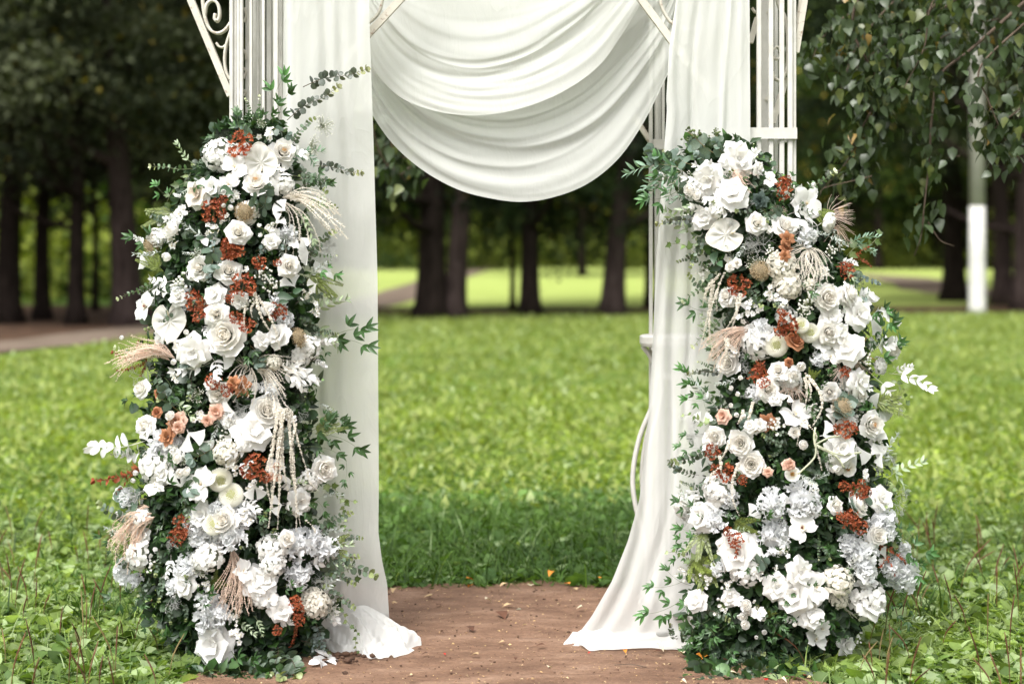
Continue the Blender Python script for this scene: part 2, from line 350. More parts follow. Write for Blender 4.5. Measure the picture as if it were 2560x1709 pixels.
broad = leaf_patch(1, 0.55, 'point', 2, 3, 0.18, 0.7); broad2 = leaf_patch(1, 0.75, 'round', 2, 3, 0.12, 0.6); broad3 = leaf_patch(1, 0.4, 'point', 2, 3, 0.2, 1.0)
low1 = leaf_patch(1, 0.6, 'point', 1, 2, 0, 0.8); low2 = leaf_patch(1, 0.75, 'birch', 1, 2, 0, 0.8)
def cover(name, n, y0, y1, kinds, size, tilt, col_lo, col_hi, seed, spread=0.34, extra=0.5, keep=None, hvar=0.35, pale=0.0, patch=1.2, cvar=0.18):
    r = np.random.RandomState(seed); x, y = pts_in(n, y0, y1, spread, extra, seed+1)
    ok = ~on_path(x+r.normal(0, 0.035, n), y+r.normal(0, 0.035, n))
    if keep is not None: ok &= keep(x, y, r)
    x, y = x[ok], y[ok]; n = len(x)
    az = r.uniform(0, 2*math.pi, n); tl = np.clip(r.normal(tilt[0], tilt[1], n), -0.1, 1.5)
    sc = size*np.clip(np.exp(r.normal(0, hvar, n)), 0.3, 1.7)
    t = np.clip(0.5+0.5*vnoise(x, y, patch, seed)+r.normal(0, 0.25, n), 0, 1)[:, None]
    c = np.array(col_lo)*(1-t)+np.array(col_hi)*t
    c = c*np.exp(r.normal(0, cvar, n))[:, None]
    if pale: 
        q = r.rand(n) < pale; c[q] = c[q]*0.5+np.array((0.22, 0.27, 0.15))
    locs = np.stack([x, y, np.full(n, 0.0)], 1)
    me = scatter(name, kinds, r.randint(0, len(kinds), n), locs, rots(az, tl, r.normal(0, 0.5, n)), sc, c, GRASS)
    return me
def stuff(name, me, label, cat):
    return link(name, me, kind='stuff', label=label, category=cat)
# long grass, shade put into its green, behind the path and round the arch
stuff('tall_grass', cover('tall_grass', 62000, 6.5, 9.4, [blade, blade2], 0.105, (0.9, 0.4), (0.03, 0.07, 0.014), (0.09, 0.165, 0.028), 21, hvar=0.45, pale=0.05, keep=lambda x, y, r: (np.abs(x) < 1.7) & (r.rand(len(x)) < 0.8) | (r.rand(len(x)) < 0.10)), 'long grass with shade painted as darker green growing behind the bare path under the arch', 'grass')
stuff('path_edge_weeds', cover('path_edge_weeds', 26000, 6.9, 9.8, [broad, broad2], 0.048, (0.6, 0.3), (0.05, 0.11, 0.025), (0.12, 0.21, 0.05), 27, keep=lambda x, y, r: np.abs(x) < 1.8, pale=0.10), 'low broad leaved weeds along the far edge of the dirt path', 'weeds')
# low bright ground cover
stuff('ground_cover', cover('ground_cover', 190000, 8.0, 17, [low1, low2, blade], 0.036, (0.45, 0.35), (0.07, 0.135, 0.02), (0.30, 0.39, 0.05), 31, pale=0.12, cvar=0.13, patch=0.9), 'bright green low leafy ground cover across the lawn', 'ground cover')
stuff('lawn_grass', cover('lawn_grass', 130000, 9.0, 36, [leaf_patch(1, 0.14, 'blade', 1, 2, 0, 0.9), leaf_patch(1, 0.5, 'point', 1, 2, 0, 0.7)], 0.070, (0.9, 0.35), (0.185, 0.24, 0.05), (0.31, 0.365, 0.10), 41, cvar=0.08, pale=0.10, patch=0.5, extra=1.5, keep=lambda x, y, r: ~((x < -4.9) & (y > 21.2+5.5*(x+6.4))) & (y < 33.5+r.normal(0, 0.5, len(x)))), 'blurred bright green lawn grass reaching back to the trees', 'grass')
# foreground weeds at both sides
stuff('broadleaf_weeds', cover('broadleaf_weeds', 62000, 5.1, 8.8, [broad, broad2, broad3], 0.048, (0.38, 0.35), (0.06, 0.11, 0.025), (0.22, 0.30, 0.075), 51, keep=lambda x, y, r: np.abs(x) > 0.8, hvar=0.42, pale=0.30, patch=2.2), 'trampled plantain and clover leaves in the grass beside the arch', 'weeds')
stuff('short_grass', cover('short_grass', 34000, 5.1, 9.2, [blade, blade2], 0.075, (0.85, 0.4), (0.09, 0.17, 0.035), (0.26, 0.34, 0.09), 61, keep=lambda x, y, r: np.abs(x) > 0.8, hvar=0.45, pale=0.12), 'short tangled green grass at both sides of the arch', 'grass')
# brown plantain seed spikes
def spikes():
    g = G(); r = np.random.RandomState(5)
    for i in range(260):
        y = math.sqrt(r.uniform(5.2**2, 8.2**2)); s = -1 if r.rand() < 0.5 else 1
        x = s*r.uniform(1.0, 0.32*y+0.3)
        if on_path(np.array([x]), np.array([y]))[0]: continue
        h = r.uniform(0.09, 0.24); dx, dy = r.normal(0, 0.035, 2)
        p = smooth_path([(x, y, 0), (x+dx*.4, y+dy*.4, h*.55), (x+dx*1.3, y+dy, h)], 6)
        c = np.array((0.13, 0.055, 0.03))*r.uniform(0.7, 1.5) if r.rand() < 0.75 else np.array((0.2, 0.15, 0.06))
        tube(g, p, [0.0012, 0.0012, 0.0013, 0.0026, 0.0028, 0.0026, 0.0012][:len(p)] if len(p) <= 7 else 0.0015, 5, c)
    return mesh_of('seed_spikes', g, DRY)
stuff('seed_spikes', spikes(), 'thin reddish brown plantain seed spikes standing in the foreground weeds', 'weeds')

# ------------------------------------------------------------------ trees
def trunk_mesh(h, r0, bends, mat, limbs=6, seed=0, k=12, low=4.0):
    rr = np.random.RandomState(seed); g = G()
    p = smooth_path([(b[0], b[1], b[2]) for b in bends], 14); n = len(p); t = np.linspace(0, 1, n)
    rad = r0*(1-0.6*t)*(1+0.5*np.exp(-t*22)); tube(g, p, rad, k)
    for i in range(limbs):
        f = rr.uniform(low/h, 0.9); q = p[int(f*(n-1))]; a = rr.uniform(0, 6.28); L = rr.uniform(1.6, 3.4)
        e = q+np.array([math.cos(a)*L, math.sin(a)*L, L*rr.uniform(0.2, 0.8)])
        tube(g, smooth_path([q, (q+e)/2+np.array([0, 0, -0.15]), e], 6), np.linspace(r0*0.35, 0.03, 7), 6)
    return mesh_of('trunk', g, mat)
def crown_mesh(seed, z0, z1, rad, n, leafsz, lo, hi, yellow=0.04, clumps=170, hole=0.0):
    r = np.random.RandomState(seed); cl = []
    while len(cl) < clumps:
        v = r.uniform(-1, 1, 3)
        if 0.25 < np.linalg.norm(v) <= 1:
            v[2] = v[2]; cl.append(v)
    cl = np.array(cl); cc = cl*np.array([rad, rad, (z1-z0)/2])+np.array([0, 0, (z0+z1)/2])
    # let the underside droop unevenly
    cc[:, 2] -= 0.5*np.maximum(0, r.normal(0, 1, len(cc)))
    w = r.uniform(0.35, 0.85, len(cc)); idx = r.randint(0, len(cc), n)
    loc = cc[idx]+r.normal(0, 1, (n, 3))*w[idx][:, None]*np.array([0.62, 0.62, 0.34])
    loc[:, 2] = np.maximum(loc[:, 2], z0-0.6)
    cb = r.uniform(0, 1, len(cc))**1.5; t = np.clip(cb[idx]+r.normal(0, 0.15, n), 0, 1)[:, None]
    c = np.array(lo)*(1-t)+np.array(hi)*t
    q = r.rand(n) < yellow; c[q] = np.array((0.22, 0.17, 0.03))
    lf = leaf_patch(1, 0.7, 'birch', 1, 2, 0, 0.5); R = rots(r.uniform(0, 6.28, n), r.normal(-0.35, 0.5, n), r.normal(0, 0.6, n))
    return scatter('crown', [lf], np.zeros(n, int), loc, R, leafsz*np.exp(r.normal(0, 0.25, n)), c, CROWN)
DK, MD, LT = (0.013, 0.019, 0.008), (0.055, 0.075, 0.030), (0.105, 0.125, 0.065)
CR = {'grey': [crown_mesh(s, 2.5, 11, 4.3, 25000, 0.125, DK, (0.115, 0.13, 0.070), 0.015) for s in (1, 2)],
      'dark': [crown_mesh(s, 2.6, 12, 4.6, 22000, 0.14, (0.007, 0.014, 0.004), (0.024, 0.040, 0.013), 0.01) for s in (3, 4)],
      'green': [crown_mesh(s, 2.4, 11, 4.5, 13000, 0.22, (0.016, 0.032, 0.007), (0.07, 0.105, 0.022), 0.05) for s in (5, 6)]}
def tree(px, base_y, wpx, lean, kind, label, bark=BARK, name='tree', cs=1.0, cz=0.0, h=11, second=None, group=None, X=None, Y=None, r0=None):
    if Y is None:
        Y = ground_y(base_y); X = (px-CX)/F*Y; r0 = wpx/F*Y/2
    root = empty(name, (X, Y, 0), label, 'tree', group)
    sd = int(abs(X*13+Y*7)) % 1000; rr = np.random.RandomState(sd)
    b = [(0, 0, -0.1), (lean*0.15*h/6, 0, h*0.15), (lean*0.45*h/6+rr.normal(0, 0.08), rr.normal(0, 0.1), h*0.4), (lean*h/6, 0, h*0.95)]
    link('trunk', trunk_mesh(h, r0, b, bark, 7, sd), root)
    if second:
        b2 = [(second[0], 0.1, -0.1), (second[0]+second[1]*0.3, 0.1, 1.5), (second[0]+second[1], 0.1, 4.5), (second[0]+second[1]*1.6, 0.1, 9)]
        link('trunk', trunk_mesh(9, r0*0.75, b2, second[2], 4, sd+1), root)
    me = CR[kind][sd % 2]
    M = Matrix.Translation((lean*0.6, 0, cz)) @ Matrix.Rotation(rr.uniform(0, 6.28), 4, 'Z') @ Matrix.Diagonal((cs, cs, 1, 1))
    link('crown', me, root, M)
    return root
TG = 'dark trees behind the lawn'
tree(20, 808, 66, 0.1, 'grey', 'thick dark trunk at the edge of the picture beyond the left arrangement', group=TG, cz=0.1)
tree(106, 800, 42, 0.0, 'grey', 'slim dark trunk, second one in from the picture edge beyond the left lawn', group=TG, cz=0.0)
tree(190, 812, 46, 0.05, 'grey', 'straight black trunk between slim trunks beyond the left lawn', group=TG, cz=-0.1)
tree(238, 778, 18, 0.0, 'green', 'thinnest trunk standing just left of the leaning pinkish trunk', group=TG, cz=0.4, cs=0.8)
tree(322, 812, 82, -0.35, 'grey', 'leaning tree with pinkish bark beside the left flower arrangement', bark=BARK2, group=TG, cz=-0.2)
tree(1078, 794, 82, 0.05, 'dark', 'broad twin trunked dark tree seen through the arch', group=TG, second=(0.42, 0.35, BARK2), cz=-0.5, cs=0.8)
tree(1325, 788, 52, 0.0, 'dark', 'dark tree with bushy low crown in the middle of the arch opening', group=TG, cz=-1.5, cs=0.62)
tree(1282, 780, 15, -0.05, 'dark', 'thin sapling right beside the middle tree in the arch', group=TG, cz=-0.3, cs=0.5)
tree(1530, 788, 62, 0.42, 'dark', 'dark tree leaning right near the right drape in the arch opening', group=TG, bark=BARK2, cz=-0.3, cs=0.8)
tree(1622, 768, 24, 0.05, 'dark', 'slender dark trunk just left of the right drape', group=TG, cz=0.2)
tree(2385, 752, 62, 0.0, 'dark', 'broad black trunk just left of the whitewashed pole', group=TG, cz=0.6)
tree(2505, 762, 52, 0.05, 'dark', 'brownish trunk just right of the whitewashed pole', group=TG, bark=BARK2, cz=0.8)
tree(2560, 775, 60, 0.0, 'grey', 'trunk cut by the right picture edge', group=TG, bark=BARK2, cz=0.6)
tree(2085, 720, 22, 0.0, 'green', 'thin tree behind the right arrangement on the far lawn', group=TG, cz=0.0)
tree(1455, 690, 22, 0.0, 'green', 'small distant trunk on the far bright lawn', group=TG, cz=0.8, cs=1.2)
# the wood behind, row after row
rr = np.random.RandomState(77); k = 0
for (yy, x0, x1, st) in ((50, -25, -8, 6.0), (64, -30, -8, 7.5), (66, 20, 36, 7.0), (94, -34, 40, 7.5), (86, -36, -6, 8), (86, 18, 40, 8), (43, 15, 25, 5.0), (52, 18, 30, 6.0), (34, 16, 30, 5.0), (30, -26, -14, 4.0)):
    x = x0
    while x <= x1:
        kind = ('green', 'dark', 'grey')[rr.randint(3)] if yy > 50 else ('dark', 'grey')[rr.randint(2)]
        Xw, Yw = x+rr.normal(0, 0.8), yy+rr.normal(0, 1.2)
        t = tree(0, 0, 0, rr.normal(0, 0.15), kind, 'blurred tree standing deep in the park wood', cs=rr.uniform(0.95, 1.3), cz=rr.uniform(-0.1, 1.2)+(1.0 if yy > 60 else 0), group='blurred trees deep in the wood', X=Xw, Y=Yw, r0=rr.uniform(0.13, 0.26))
        x += st*rr.uniform(0.8, 1.2); k += 1
# hedge-like far wood that closes the view
def far_woods():
    r = np.random.RandomState(9); n = 45000; ang = r.uniform(-1, 1, n)
    x = ang*75; y = 100+0.10*np.abs(x)+r.normal(0, 3.0, n)+4*np.sin(x*0.21); z = r.uniform(0, 1, n)**0.9*34
    lf = leaf_patch(1, 0.8, 'birch', 1, 2, 0, 0.5); t = np.clip(0.5+0.6*vnoise(x, z, 0.35, 3)+r.normal(0, 0.2, n), 0, 1)[:, None]
    c = np.array((0.012, 0.024, 0.006))*(1-t)+np.array((0.060, 0.09, 0.018))*t
    me = scatter('far_woods', [lf], np.zeros(n, int), np.stack([x, y, z], 1), rots(r.uniform(0, 6.28, n), r.normal(-0.3, 0.6, n), r.normal(0, 0.6, n)), 1.4*np.exp(r.normal(0, 0.3, n)), c, CROWN)
    return me
stuff('far_woods', far_woods(), 'blurred mass of green woodland closing the view behind the park', 'woods')
def backdrop_wall():
    g = G(); nu, nv = 150, 24; V = []; r = np.random.RandomState(2)
    for j in range(nv+1):
        for i in range(nu+1):
            x = -110+220*i/nu; z = 36*j/nv; V.append((x, 108+0.1*abs(x)+2.5*math.sin(x*0.33+z*0.2)+1.5*math.sin(x*0.9+z)+r.normal(0, 0.7), z-0.5))
    g.add(V, grid_faces(nu, nv), (0.022, 0.036, 0.010)); return mesh_of('wood_backdrop', g, CROWN)
o = link('woods_backdrop', backdrop_wall()); o['kind'] = 'structure'  # added backdrop wall behind the far leaves, shuts out the bright sky
def undergrowth():
    r = np.random.RandomState(19); V = []; n = 26000
    cx = np.concatenate([r.uniform(-24, -7, 40), r.uniform(-8, 30, 50)]); cy = np.concatenate([r.uniform(40, 48, 40), r.uniform(82, 96, 50)])
    idx = r.randint(0, 90, n); s = r.uniform(0.7, 1.5, 90)
    x = cx[idx]+r.normal(0, 1, n)*s[idx]; y = cy[idx]+r.normal(0, 1, n)*s[idx]; z = np.abs(r.normal(0, 1, n))*s[idx]*1.0
    t = np.clip((idx % 7)/7+r.normal(0, 0.2, n), 0, 1)[:, None]; c = np.array((0.04, 0.075, 0.015))*(1-t)+np.array((0.26, 0.30, 0.045))*t
    c = c*np.where(idx < 40, 1.0, 0.55)[:, None]
    lf = leaf_patch(1, 0.8, 'birch', 1, 2, 0, 0.5)
    return scatter('undergrowth', [lf], np.zeros(n, int), np.stack([x, y, z], 1), rots(r.uniform(0, 6.28, n), r.normal(0.2, 0.6, n)), 0.30*np.exp(r.normal(0, 0.3, n)), c, CROWN)
stuff('undergrowth', undergrowth(), 'yellow green bushes glowing between the distant trunks', 'undergrowth')

# whitewashed pole
Yp = ground_y(783); Xp = (2443-CX)/F*Yp; root = empty('lamp_post', (Xp, Yp, 0), 'tall concrete pole with whitewashed lower part beside the dark trunks', 'pole')
g = G(); tube(g, [(0, 0, 0), (0, 0, 0.15), (0, 0, 1.2), (0, 0, 2.15)], [0.20, 0.175, 0.168, 0.160], 16); link('whitewashed_base', mesh_of('whitewashed_base', g, WHITEWASH), root)
g = G(); tube(g, [(0, 0, 2.153), (0, 0, 5), (0, 0, 9)], [0.158, 0.14, 0.115], 16); link('shaft', mesh_of('shaft', g, CONCRETE), root)

# ================================================================== THE ARCH
arch = empty('wedding_arch', (0, 6.25, 0), 'white painted wrought iron wedding arch with barred posts and scroll brackets', 'arch')
A0 = Matrix.Translation((0, 6.25, 0)).inverted()
def apart(name, g, mat, smooth=False, **kw):
    g.V = [v-np.array((0, 6.25, 0)) for v in g.V]
    return link(name, mesh_of(name, g, mat, smooth), arch, None, **kw)
AO = 0.08
def bar(px, w, Y, z0=0.0, z1=2.62, t=0.022, mat=PAINT, name='bar'):
    """upright bar: centre column px, width w in photo pixels, at depth Y"""
    Y += AO; x = (px-CX)/F*Y; hw = w/F*Y/2; g = G(); box(g, (x-hw, Y-t/2, z0), (x+hw, Y+t/2, z1), bev=min(hw, t)*0.25); return apart(name, g, mat)
for px, w, Y in ((579, 9, 6.10), (588, 8, 6.112), (596, 7, 6.105), (604, 8, 6.095), (620, 11, 6.16), (628, 7, 6.10), (637, 10, 6.26), (645, 6, 6.20), (652, 8, 6.32), (659, 7, 6.10), (673, 12, 6.24), (682, 6, 6.30), (690, 12, 6.12), (702, 10, 6.26), (714, 9, 6.18), (724, 10, 6.12), (745, 9, 6.26),
                 (1897, 11, 6.10), (1927, 12, 6.10), (1954, 12, 6.10), (1975, 12, 6.10), (1985, 9, 6.115), (1800, 10, 6.12), (1822, 10, 6.30), (1848, 10, 6.12), (1868, 10, 6.30), (1940, 8, 6.36)):
    bar(px, w, Y)
# the wide recessed plate with its bolt, behind the first bars of the right post
g = G(); Y = 6.28; box(g, ((1902-CX)/F*Y, Y, 0), ((1923-CX)/F*Y, Y+0.006, 2.62)); apart('plate', g, PAINT)
for px, py, rr_ in ((1919, 31, 0.005), (1917, 247, 0.008)):
    q = P(px, py, 6.277); g = G(); tube(g, [(q.x, q.y, q.z), (q.x, q.y-0.008, q.z)], rr_, 8, (1, 1, 1)); apart('bolt', g, RUSTY)
def ringband(px0, px1, py0, py1, Y0, Y1, t=0.008):
    Y0 += AO; Y1 += AO; a, b = P(px0, py0, Y0), P(px1, py1, Y0); z0, z1 = b.z, a.z; x0, x1 = a.x, b.x
    for lo, hi in (((x0, Y0, z0), (x1, Y0+t, z1)), ((x0, Y1-t, z0), (x1, Y1, z1)), ((x0, Y0+t, z0), (x0+t, Y1-t, z1)), ((x1-t, Y0+t, z0), (x1, Y1-t, z1))):
        g = G(); box(g, lo, hi); apart('band', g, PAINT)
ringband(1775, 1993, 319, 347, 6.078, 6.40); ringband(568, 765, 319, 347, 6.078, 6.40)
ringband(1775, 1993, 1560, 1600, 6.078, 6.40); ringband(568, 765, 1560, 1600, 6.078, 6.40)
# rear posts
for px, w, Y in ((1627, 9, 6.78), (1641, 9, 6.80), (1649, 7, 6.86), (1658, 7, 6.80), (690, 9, 6.80), (712, 9, 6.80)): bar(px, w, Y, t=0.02)
ringband(1633, 1666, 348, 373, 6.77, 6.88); ringband(683, 722, 348, 373, 6.77, 6.88)
for i, (y0, y1) in enumerate(((6.40, 6.77),)):
    for px in (1900,): pass
def flat(px_pts, Y, w, t, mat=RUSTY, name='scroll', n=40):
    """flat iron strip following photo points at depth Y"""
    Y += AO; pts = smooth_path([tuple(P(x, y, Y)) for x, y in px_pts], n); g = G(); tube(g, pts, 0, flat=(w, t)); return apart(name, g, mat, True)
def brace(pa, pb, Y, w, t, name='brace', mat=RUSTY):
    Y += AO; a, b = P(*pa, Y), P(*pb, Y); g = G(); tube(g, [tuple(a), tuple((a+b)/2), tuple(b)], 0, flat=(w, t)); return apart(name, g, mat)
# outer left bracket and its scrolls
brace((448, -70), (577, 240), 6.14, 0.024, 0.035)
flat([(505, -60), (507, 0), (513, 45), (526, 75), (545, 84), (563, 76), (577, 58)], 6.14, 0.010, 0.028)
flat([(512, 40), (516, 15), (527, 3), (540, 5), (548, 20), (549, 42), (543, 54), (537, 47), (539, 35)], 6.14, 0.010, 0.026)
flat([(541, 108), (548, 117), (558, 119), (567, 112)], 6.14, 0.008, 0.022)
flat([(580, 70), (566, 115), (562, 150), (566, 180), (575, 200)], 6.14, 0.009, 0.026)
flat([(612, 20), (616, 40), (611, 56)], 6.15, 0.008, 0.02); flat([(609, 125), (615, 135), (616, 150)], 6.15, 0.008, 0.02); flat([(609, 170), (616, 180), (609, 196)], 6.15, 0.008, 0.02); flat([(610, 225), (615, 232), (610, 240)], 6.15, 0.008, 0.02)
# inner left bracket
brace((1075, -80), (850, 162), 6.14, 0.026, 0.03)
flat([(952, -60), (957, -10), (948, 30), (925, 55), (895, 72)], 6.14, 0.009, 0.024)
# inner right bracket
brace((1545, -78), (1775, 232), 6.14, 0.026, 0.03)
flat([(1650, -60), (1650, -5), (1657, 25), (1676, 55), (1703, 70), (1735, 72), (1770, 60)], 6.14, 0.009, 0.024)
# outer right bracket and the scrolls seen between the bars
brace((2022, -70), (1989, 132), 6.14, 0.022, 0.035)
flat([(2003, -60), (2000, 0), (1993, 55), (1992, 85), (1997, 70), (2003, 30)], 6.145, 0.009, 0.026)
flat([(1938, -60), (1945, 10), (1963, 45), (1969, 95), (1968, 160), (1960, 192), (1945, 201), (1934, 192), (1932, 180)], 6.22, 0.010, 0.026)
flat([(1932, 125), (1943, 118), (1950, 128), (1947, 146), (1938, 148), (1937, 140)], 6.22, 0.008, 0.022)
brace((1966, 195), (1931, 308), 6.24, 0.020, 0.03)
flat([(1880, 20), (1887, 30), (1895, 31)], 6.24, 0.008, 0.02); brace((1893, 45), (1876, 108), 6.24, 0.018, 0.03)
# rear bracket left of the rear post
brace((1585, 292), (1634, 366), 6.80, 0.020, 0.03); brace((1627, 285), (1625, 360), 6.80, 0.012, 0.02)
# head of the arch above the frame: cross beams the cloth hangs from
for Y in (6.12, 6.40, 6.83):
    g = G(); pts = [(x, Y, 2.62+0.42*(1-(x/1.05)**2)) for x in np.linspace(-1.05, 1.05, 21)]; tube(g, pts, 0, flat=(0.03, 0.03)); apart('hoop', g, PAINT)
    g = G(); box(g, (-1.05, Y-0.015, 2.60), (1.05, Y+0.015, 2.63)); apart('beam', g, PAINT)
for x in (-1.02, -0.9, 0.9, 1.02):
    g = G(); box(g, (x-0.012, 6.135, 2.585), (x+0.012, 6.86, 2.598)); apart('crossbar', g, PAINT)

# white wire urn stand behind the right drape
Yu = 6.80; ux = (1680-CX)/F*Yu; urn = empty('iron_plant_stand', (ux, Yu, 0), 'white iron plant stand with curved legs half hidden behind the right drape', 'plant stand')
pr = [(0, 0.13), (0.06, 0.12), (0.22, 0.10), (0.40, 0.145), (0.53, 0.157), (0.68, 0.13), (0.82, 0.075), (0.93, 0.062), (1.00, 0.085), (1.045, 0.118)]
for k in range(8):
    a = k*math.pi/4; g = G(); tube(g, smooth_path([(math.cos(a)*r_, math.sin(a)*r_, z) for z, r_ in pr], 40), 0.010, 8); link('curved_leg', mesh_of('curved_leg', g, PAINT), urn)
g = G(); tube(g, [(0, 0, z) for z in (1.045, 1.047, 1.06, 1.085, 1.09)], [0.112, 0.125, 0.130, 0.130, 0.122], 32); link('rim', mesh_of('rim', g, PAINT, False), urn)
for z, r_ in ((0.93, 0.07), (0.05, 0.13)):
    g = G(); tube(g, [(0, 0, z-0.012), (0, 0, z+0.012)], r_, 24); link('ring', mesh_of('ring', g, PAINT, False), urn)

# ================================================================== DRAPES
def cloth(name, rows_fn, nu, nv, mat, parent=None, org=(0, 0, 0), solid=0.0015, **kw):
    V = [tuple(np.array(rows_fn(i/nu, j/nv))-np.array(org)) for j in range(nv+1) for i in range(nu+1)]
    g = G(); g.add(V, grid_faces(nu, nv), (1, 1, 1)); return link(name, mesh_of(name, g, mat), parent, None, **kw)
def crv(pts, kind='x'):
    a = np.array(pts, float); return a[:, 0], a[:, 1]
def resample(pts, n=200):
    p = smooth_path([(x, y, 0) for x, y in pts], 160)[:, :2]; s = np.r_[0, np.cumsum(np.linalg.norm(np.diff(p, axis=0), axis=1))]; s /= s[-1]
    t = np.linspace(0, 1, n+1); return np.stack([np.interp(t, s, p[:, 0]), np.interp(t, s, p[:, 1])], 1)
swag = empty('swag_drape', (0, 6.28, 2.6), 'white sheer cloth draped in a deep folded swag across the arch opening', 'drape')
def swag_layer(name, keys, Yd, nfold, amp, seed, nu=220, nv=170, mat=SHEER):
    """keys: list of (v, curve points) from top to hem; folds run along the curves"""
    vs = [k[0] for k in keys]; cs = [resample(k[1], nu) for k in keys]; r = np.random.RandomState(seed)
    ph = r.uniform(0, 6.28, 6); cnt = []
    cents = np.sort(r.uniform(0.03, 0.97, nfold)); wid = r.uniform(0.3, 1.5, nfold)/nfold*0.9; hgt = r.uniform(0.15, 1.0, nfold)*np.minimum(1, wid*nfold*1.1); sl = r.normal(-0.08, 0.20, nfold); bd = r.normal(0, 0.06, nfold); ext = r.uniform(0.5, 1.0, nfold)
    Vv = np.zeros((nv+1, nu+1, 3)); uu = np.linspace(0, 1, nu+1)
    for j in range(nv+1):
        v = j/nv; px = np.array([np.interp(v, vs, [c[i][0] for c in cs]) for i in range(nu+1)]); py = np.array([np.interp(v, vs, [c[i][1] for c in cs]) for i in range(nu+1)])
        dep = np.zeros(nu+1)
        for k in range(nfold):
            c = cents[k]+sl[k]*(uu-0.5)+bd[k]*np.sin(math.pi*uu)
            q = (v-c)/wid[k]; env = np.clip(1.15-np.abs(uu-0.5-sl[k]*2)**2*4*(1-ext[k]), 0.12, 1)
            dep += hgt[k]*env*np.where(q < 0, np.exp(-(q*0.7)**2), np.exp(-(q*2.4)**2))
        dep += 0.10*np.sin(v*60+6*uu+ph[0])*np.sin(uu*5+ph[1])+0.16*np.sin(v*27+3*uu+ph[2]) + 0.07*np.sin(v*90-30*uu+ph[3])*np.maximum(0, np.sin(uu*7+ph[4]+v*4))+0.07*np.sin(v*40-15*uu+ph[4])
        belly = 0.22*np.sin(math.pi*uu)*v
        Y = Yd-amp*dep-belly*0.5
        Vv[j, :, 0] = (px-CX)/F*Yd; Vv[j, :, 1] = Y; Vv[j, :, 2] = CH-(py-HY)/F*Yd
    g = G(); g.add(Vv.reshape(-1, 3)-np.array((0, 6.28, 2.6)), grid_faces(nu, nv), (1, 1, 1)); link(name, mesh_of(name, g, mat), swag)
T_ = [(890, -215), (1000, -212), (1280, -205), (1560, -212), (1735, -215)]
HEM = [(885, -150), (893, 80), (905, 215), (930, 282), (985, 362), (1060, 428), (1150, 477), (1240, 500), (1310, 506), (1385, 494), (1465, 462), (1540, 402), (1600, 318), (1650, 222), (1685, 140), (1715, 0), (1735, -160)]
MIDB = [(888, -190), (900, -60), (930, 60), (1010, 190), (1130, 270), (1290, 290), (1440, 240), (1560, 140), (1650, 30), (1700, -80), (1735, -190)]
FR = [(885, -180), (898, 20), (915, 110), (940, 180), (1000, 245), (1080, 280), (1180, 294), (1290, 280), (1400, 238), (1490, 175), (1550, 95), (1600, 15), (1650, -60), (1720, -190)]
MIDF = [(888, -205), (905, -90), (960, 10), (1060, 110), (1180, 150), (1300, 130), (1420, 60), (1540, -40), (1640, -130), (1725, -205)]
swag_layer('back_layer', [(0, T_), (0.45, MIDB), (1, HEM)], 6.49, 16, 0.022, 5, mat=CHIFFON)
swag_layer('front_layer', [(0, T_), (0.5, MIDF), (1, FR)], 6.43, 12, 0.017, 8, mat=CHIFFON)

def side_drape(name, label, left, right, Y0, pleats, amp, seed, gl):
    """left/right: (py, px) edges down to the floor; gl: extra rows lying on the ground as (px_left, px_right, Y, Z)"""
    root = empty(name, (0.0, Y0, 0), label, 'drape'); r = np.random.RandomState(seed); ph = r.uniform(0, 6.28, 8)
    pys = np.linspace(-190, left[-1][0], 130); nu = 150; uu = np.linspace(0, 1, nu+1); rows = []
    fp = np.sort(r.uniform(0.02, 0.98, pleats)); fw = r.uniform(0.4, 1.2, pleats)/pleats; fh = r.uniform(0.3, 1, pleats)*np.where(r.rand(pleats) < 0.5, -1, 1)
    def relief(u, v):
        d = np.zeros_like(u)
        for k in range(pleats):
            c = fp[k]+0.05*math.sin(v*3+ph[k % 8]); d += fh[k]*np.exp(-((u-c)/fw[k])**2)*(0.55+0.45*math.sin(v*2.2+ph[(k+3) % 8]))
        return d+0.12*np.sin(u*37+v*3+ph[0])*(0.5+0.5*math.sin(v*5))+0.10*np.sin(v*17+u*9+ph[1])*np.sin(u*6+ph[2])
    for py in pys:
        xl = np.interp(py, [a for a, b in left], [b for a, b in left]); xr = np.interp(py, [a for a, b in right], [b for a, b in right])
        v = (py+190)/1800; px = xl+(xr-xl)*uu; d = relief(uu, v*3)
        Yy = Y0+(gl[0][2]-Y0)*max(0, (v-0.86)/0.14)**1.5 if gl else Y0
        rows.append(np.stack([(px-CX)/F*Yy, Yy-amp*d, np.full(nu+1, CH-(py-HY)/F*Yy)], 1))
    last = rows[-1]
    gv = np.linspace(0, len(gl)-1, 14*(len(gl)-1)+1)[1:] if len(gl) > 1 else []
    G_ = np.array(gl, float)
    for s in gv:
        k = min(int(s), len(gl)-2); f = s-k; f = f*f*(3-2*f)*0.5+f*0.5
        xl, xr, Yy, Z = G_[k]*(1-f)+G_[k+1]*f
        wz = max(0.12, 1-s/(len(gl)-1)); z = Z+wz*(0.012*np.sin(uu*13+s*1.7+ph[3])+0.006*np.sin(uu*33+3*np.sin(uu*5)+ph[4]-s*2))
        yy = Yy+0.018*np.sin(uu*7+ph[5]+s)+0.006*np.sin(uu*23+2*np.sin(uu*9)+ph[6])
        rows.append(np.stack([((xl+(xr-xl)*uu)-CX)/F*Yy, yy, np.maximum(0.014, z)], 1))
    V = np.array(rows); g = G(); g.add(V.reshape(-1, 3)-np.array((0, Y0, 0)), grid_faces(nu, len(rows)-1), (1, 1, 1))
    link('panel', mesh_of('panel', g, SHEER), root)
    return root
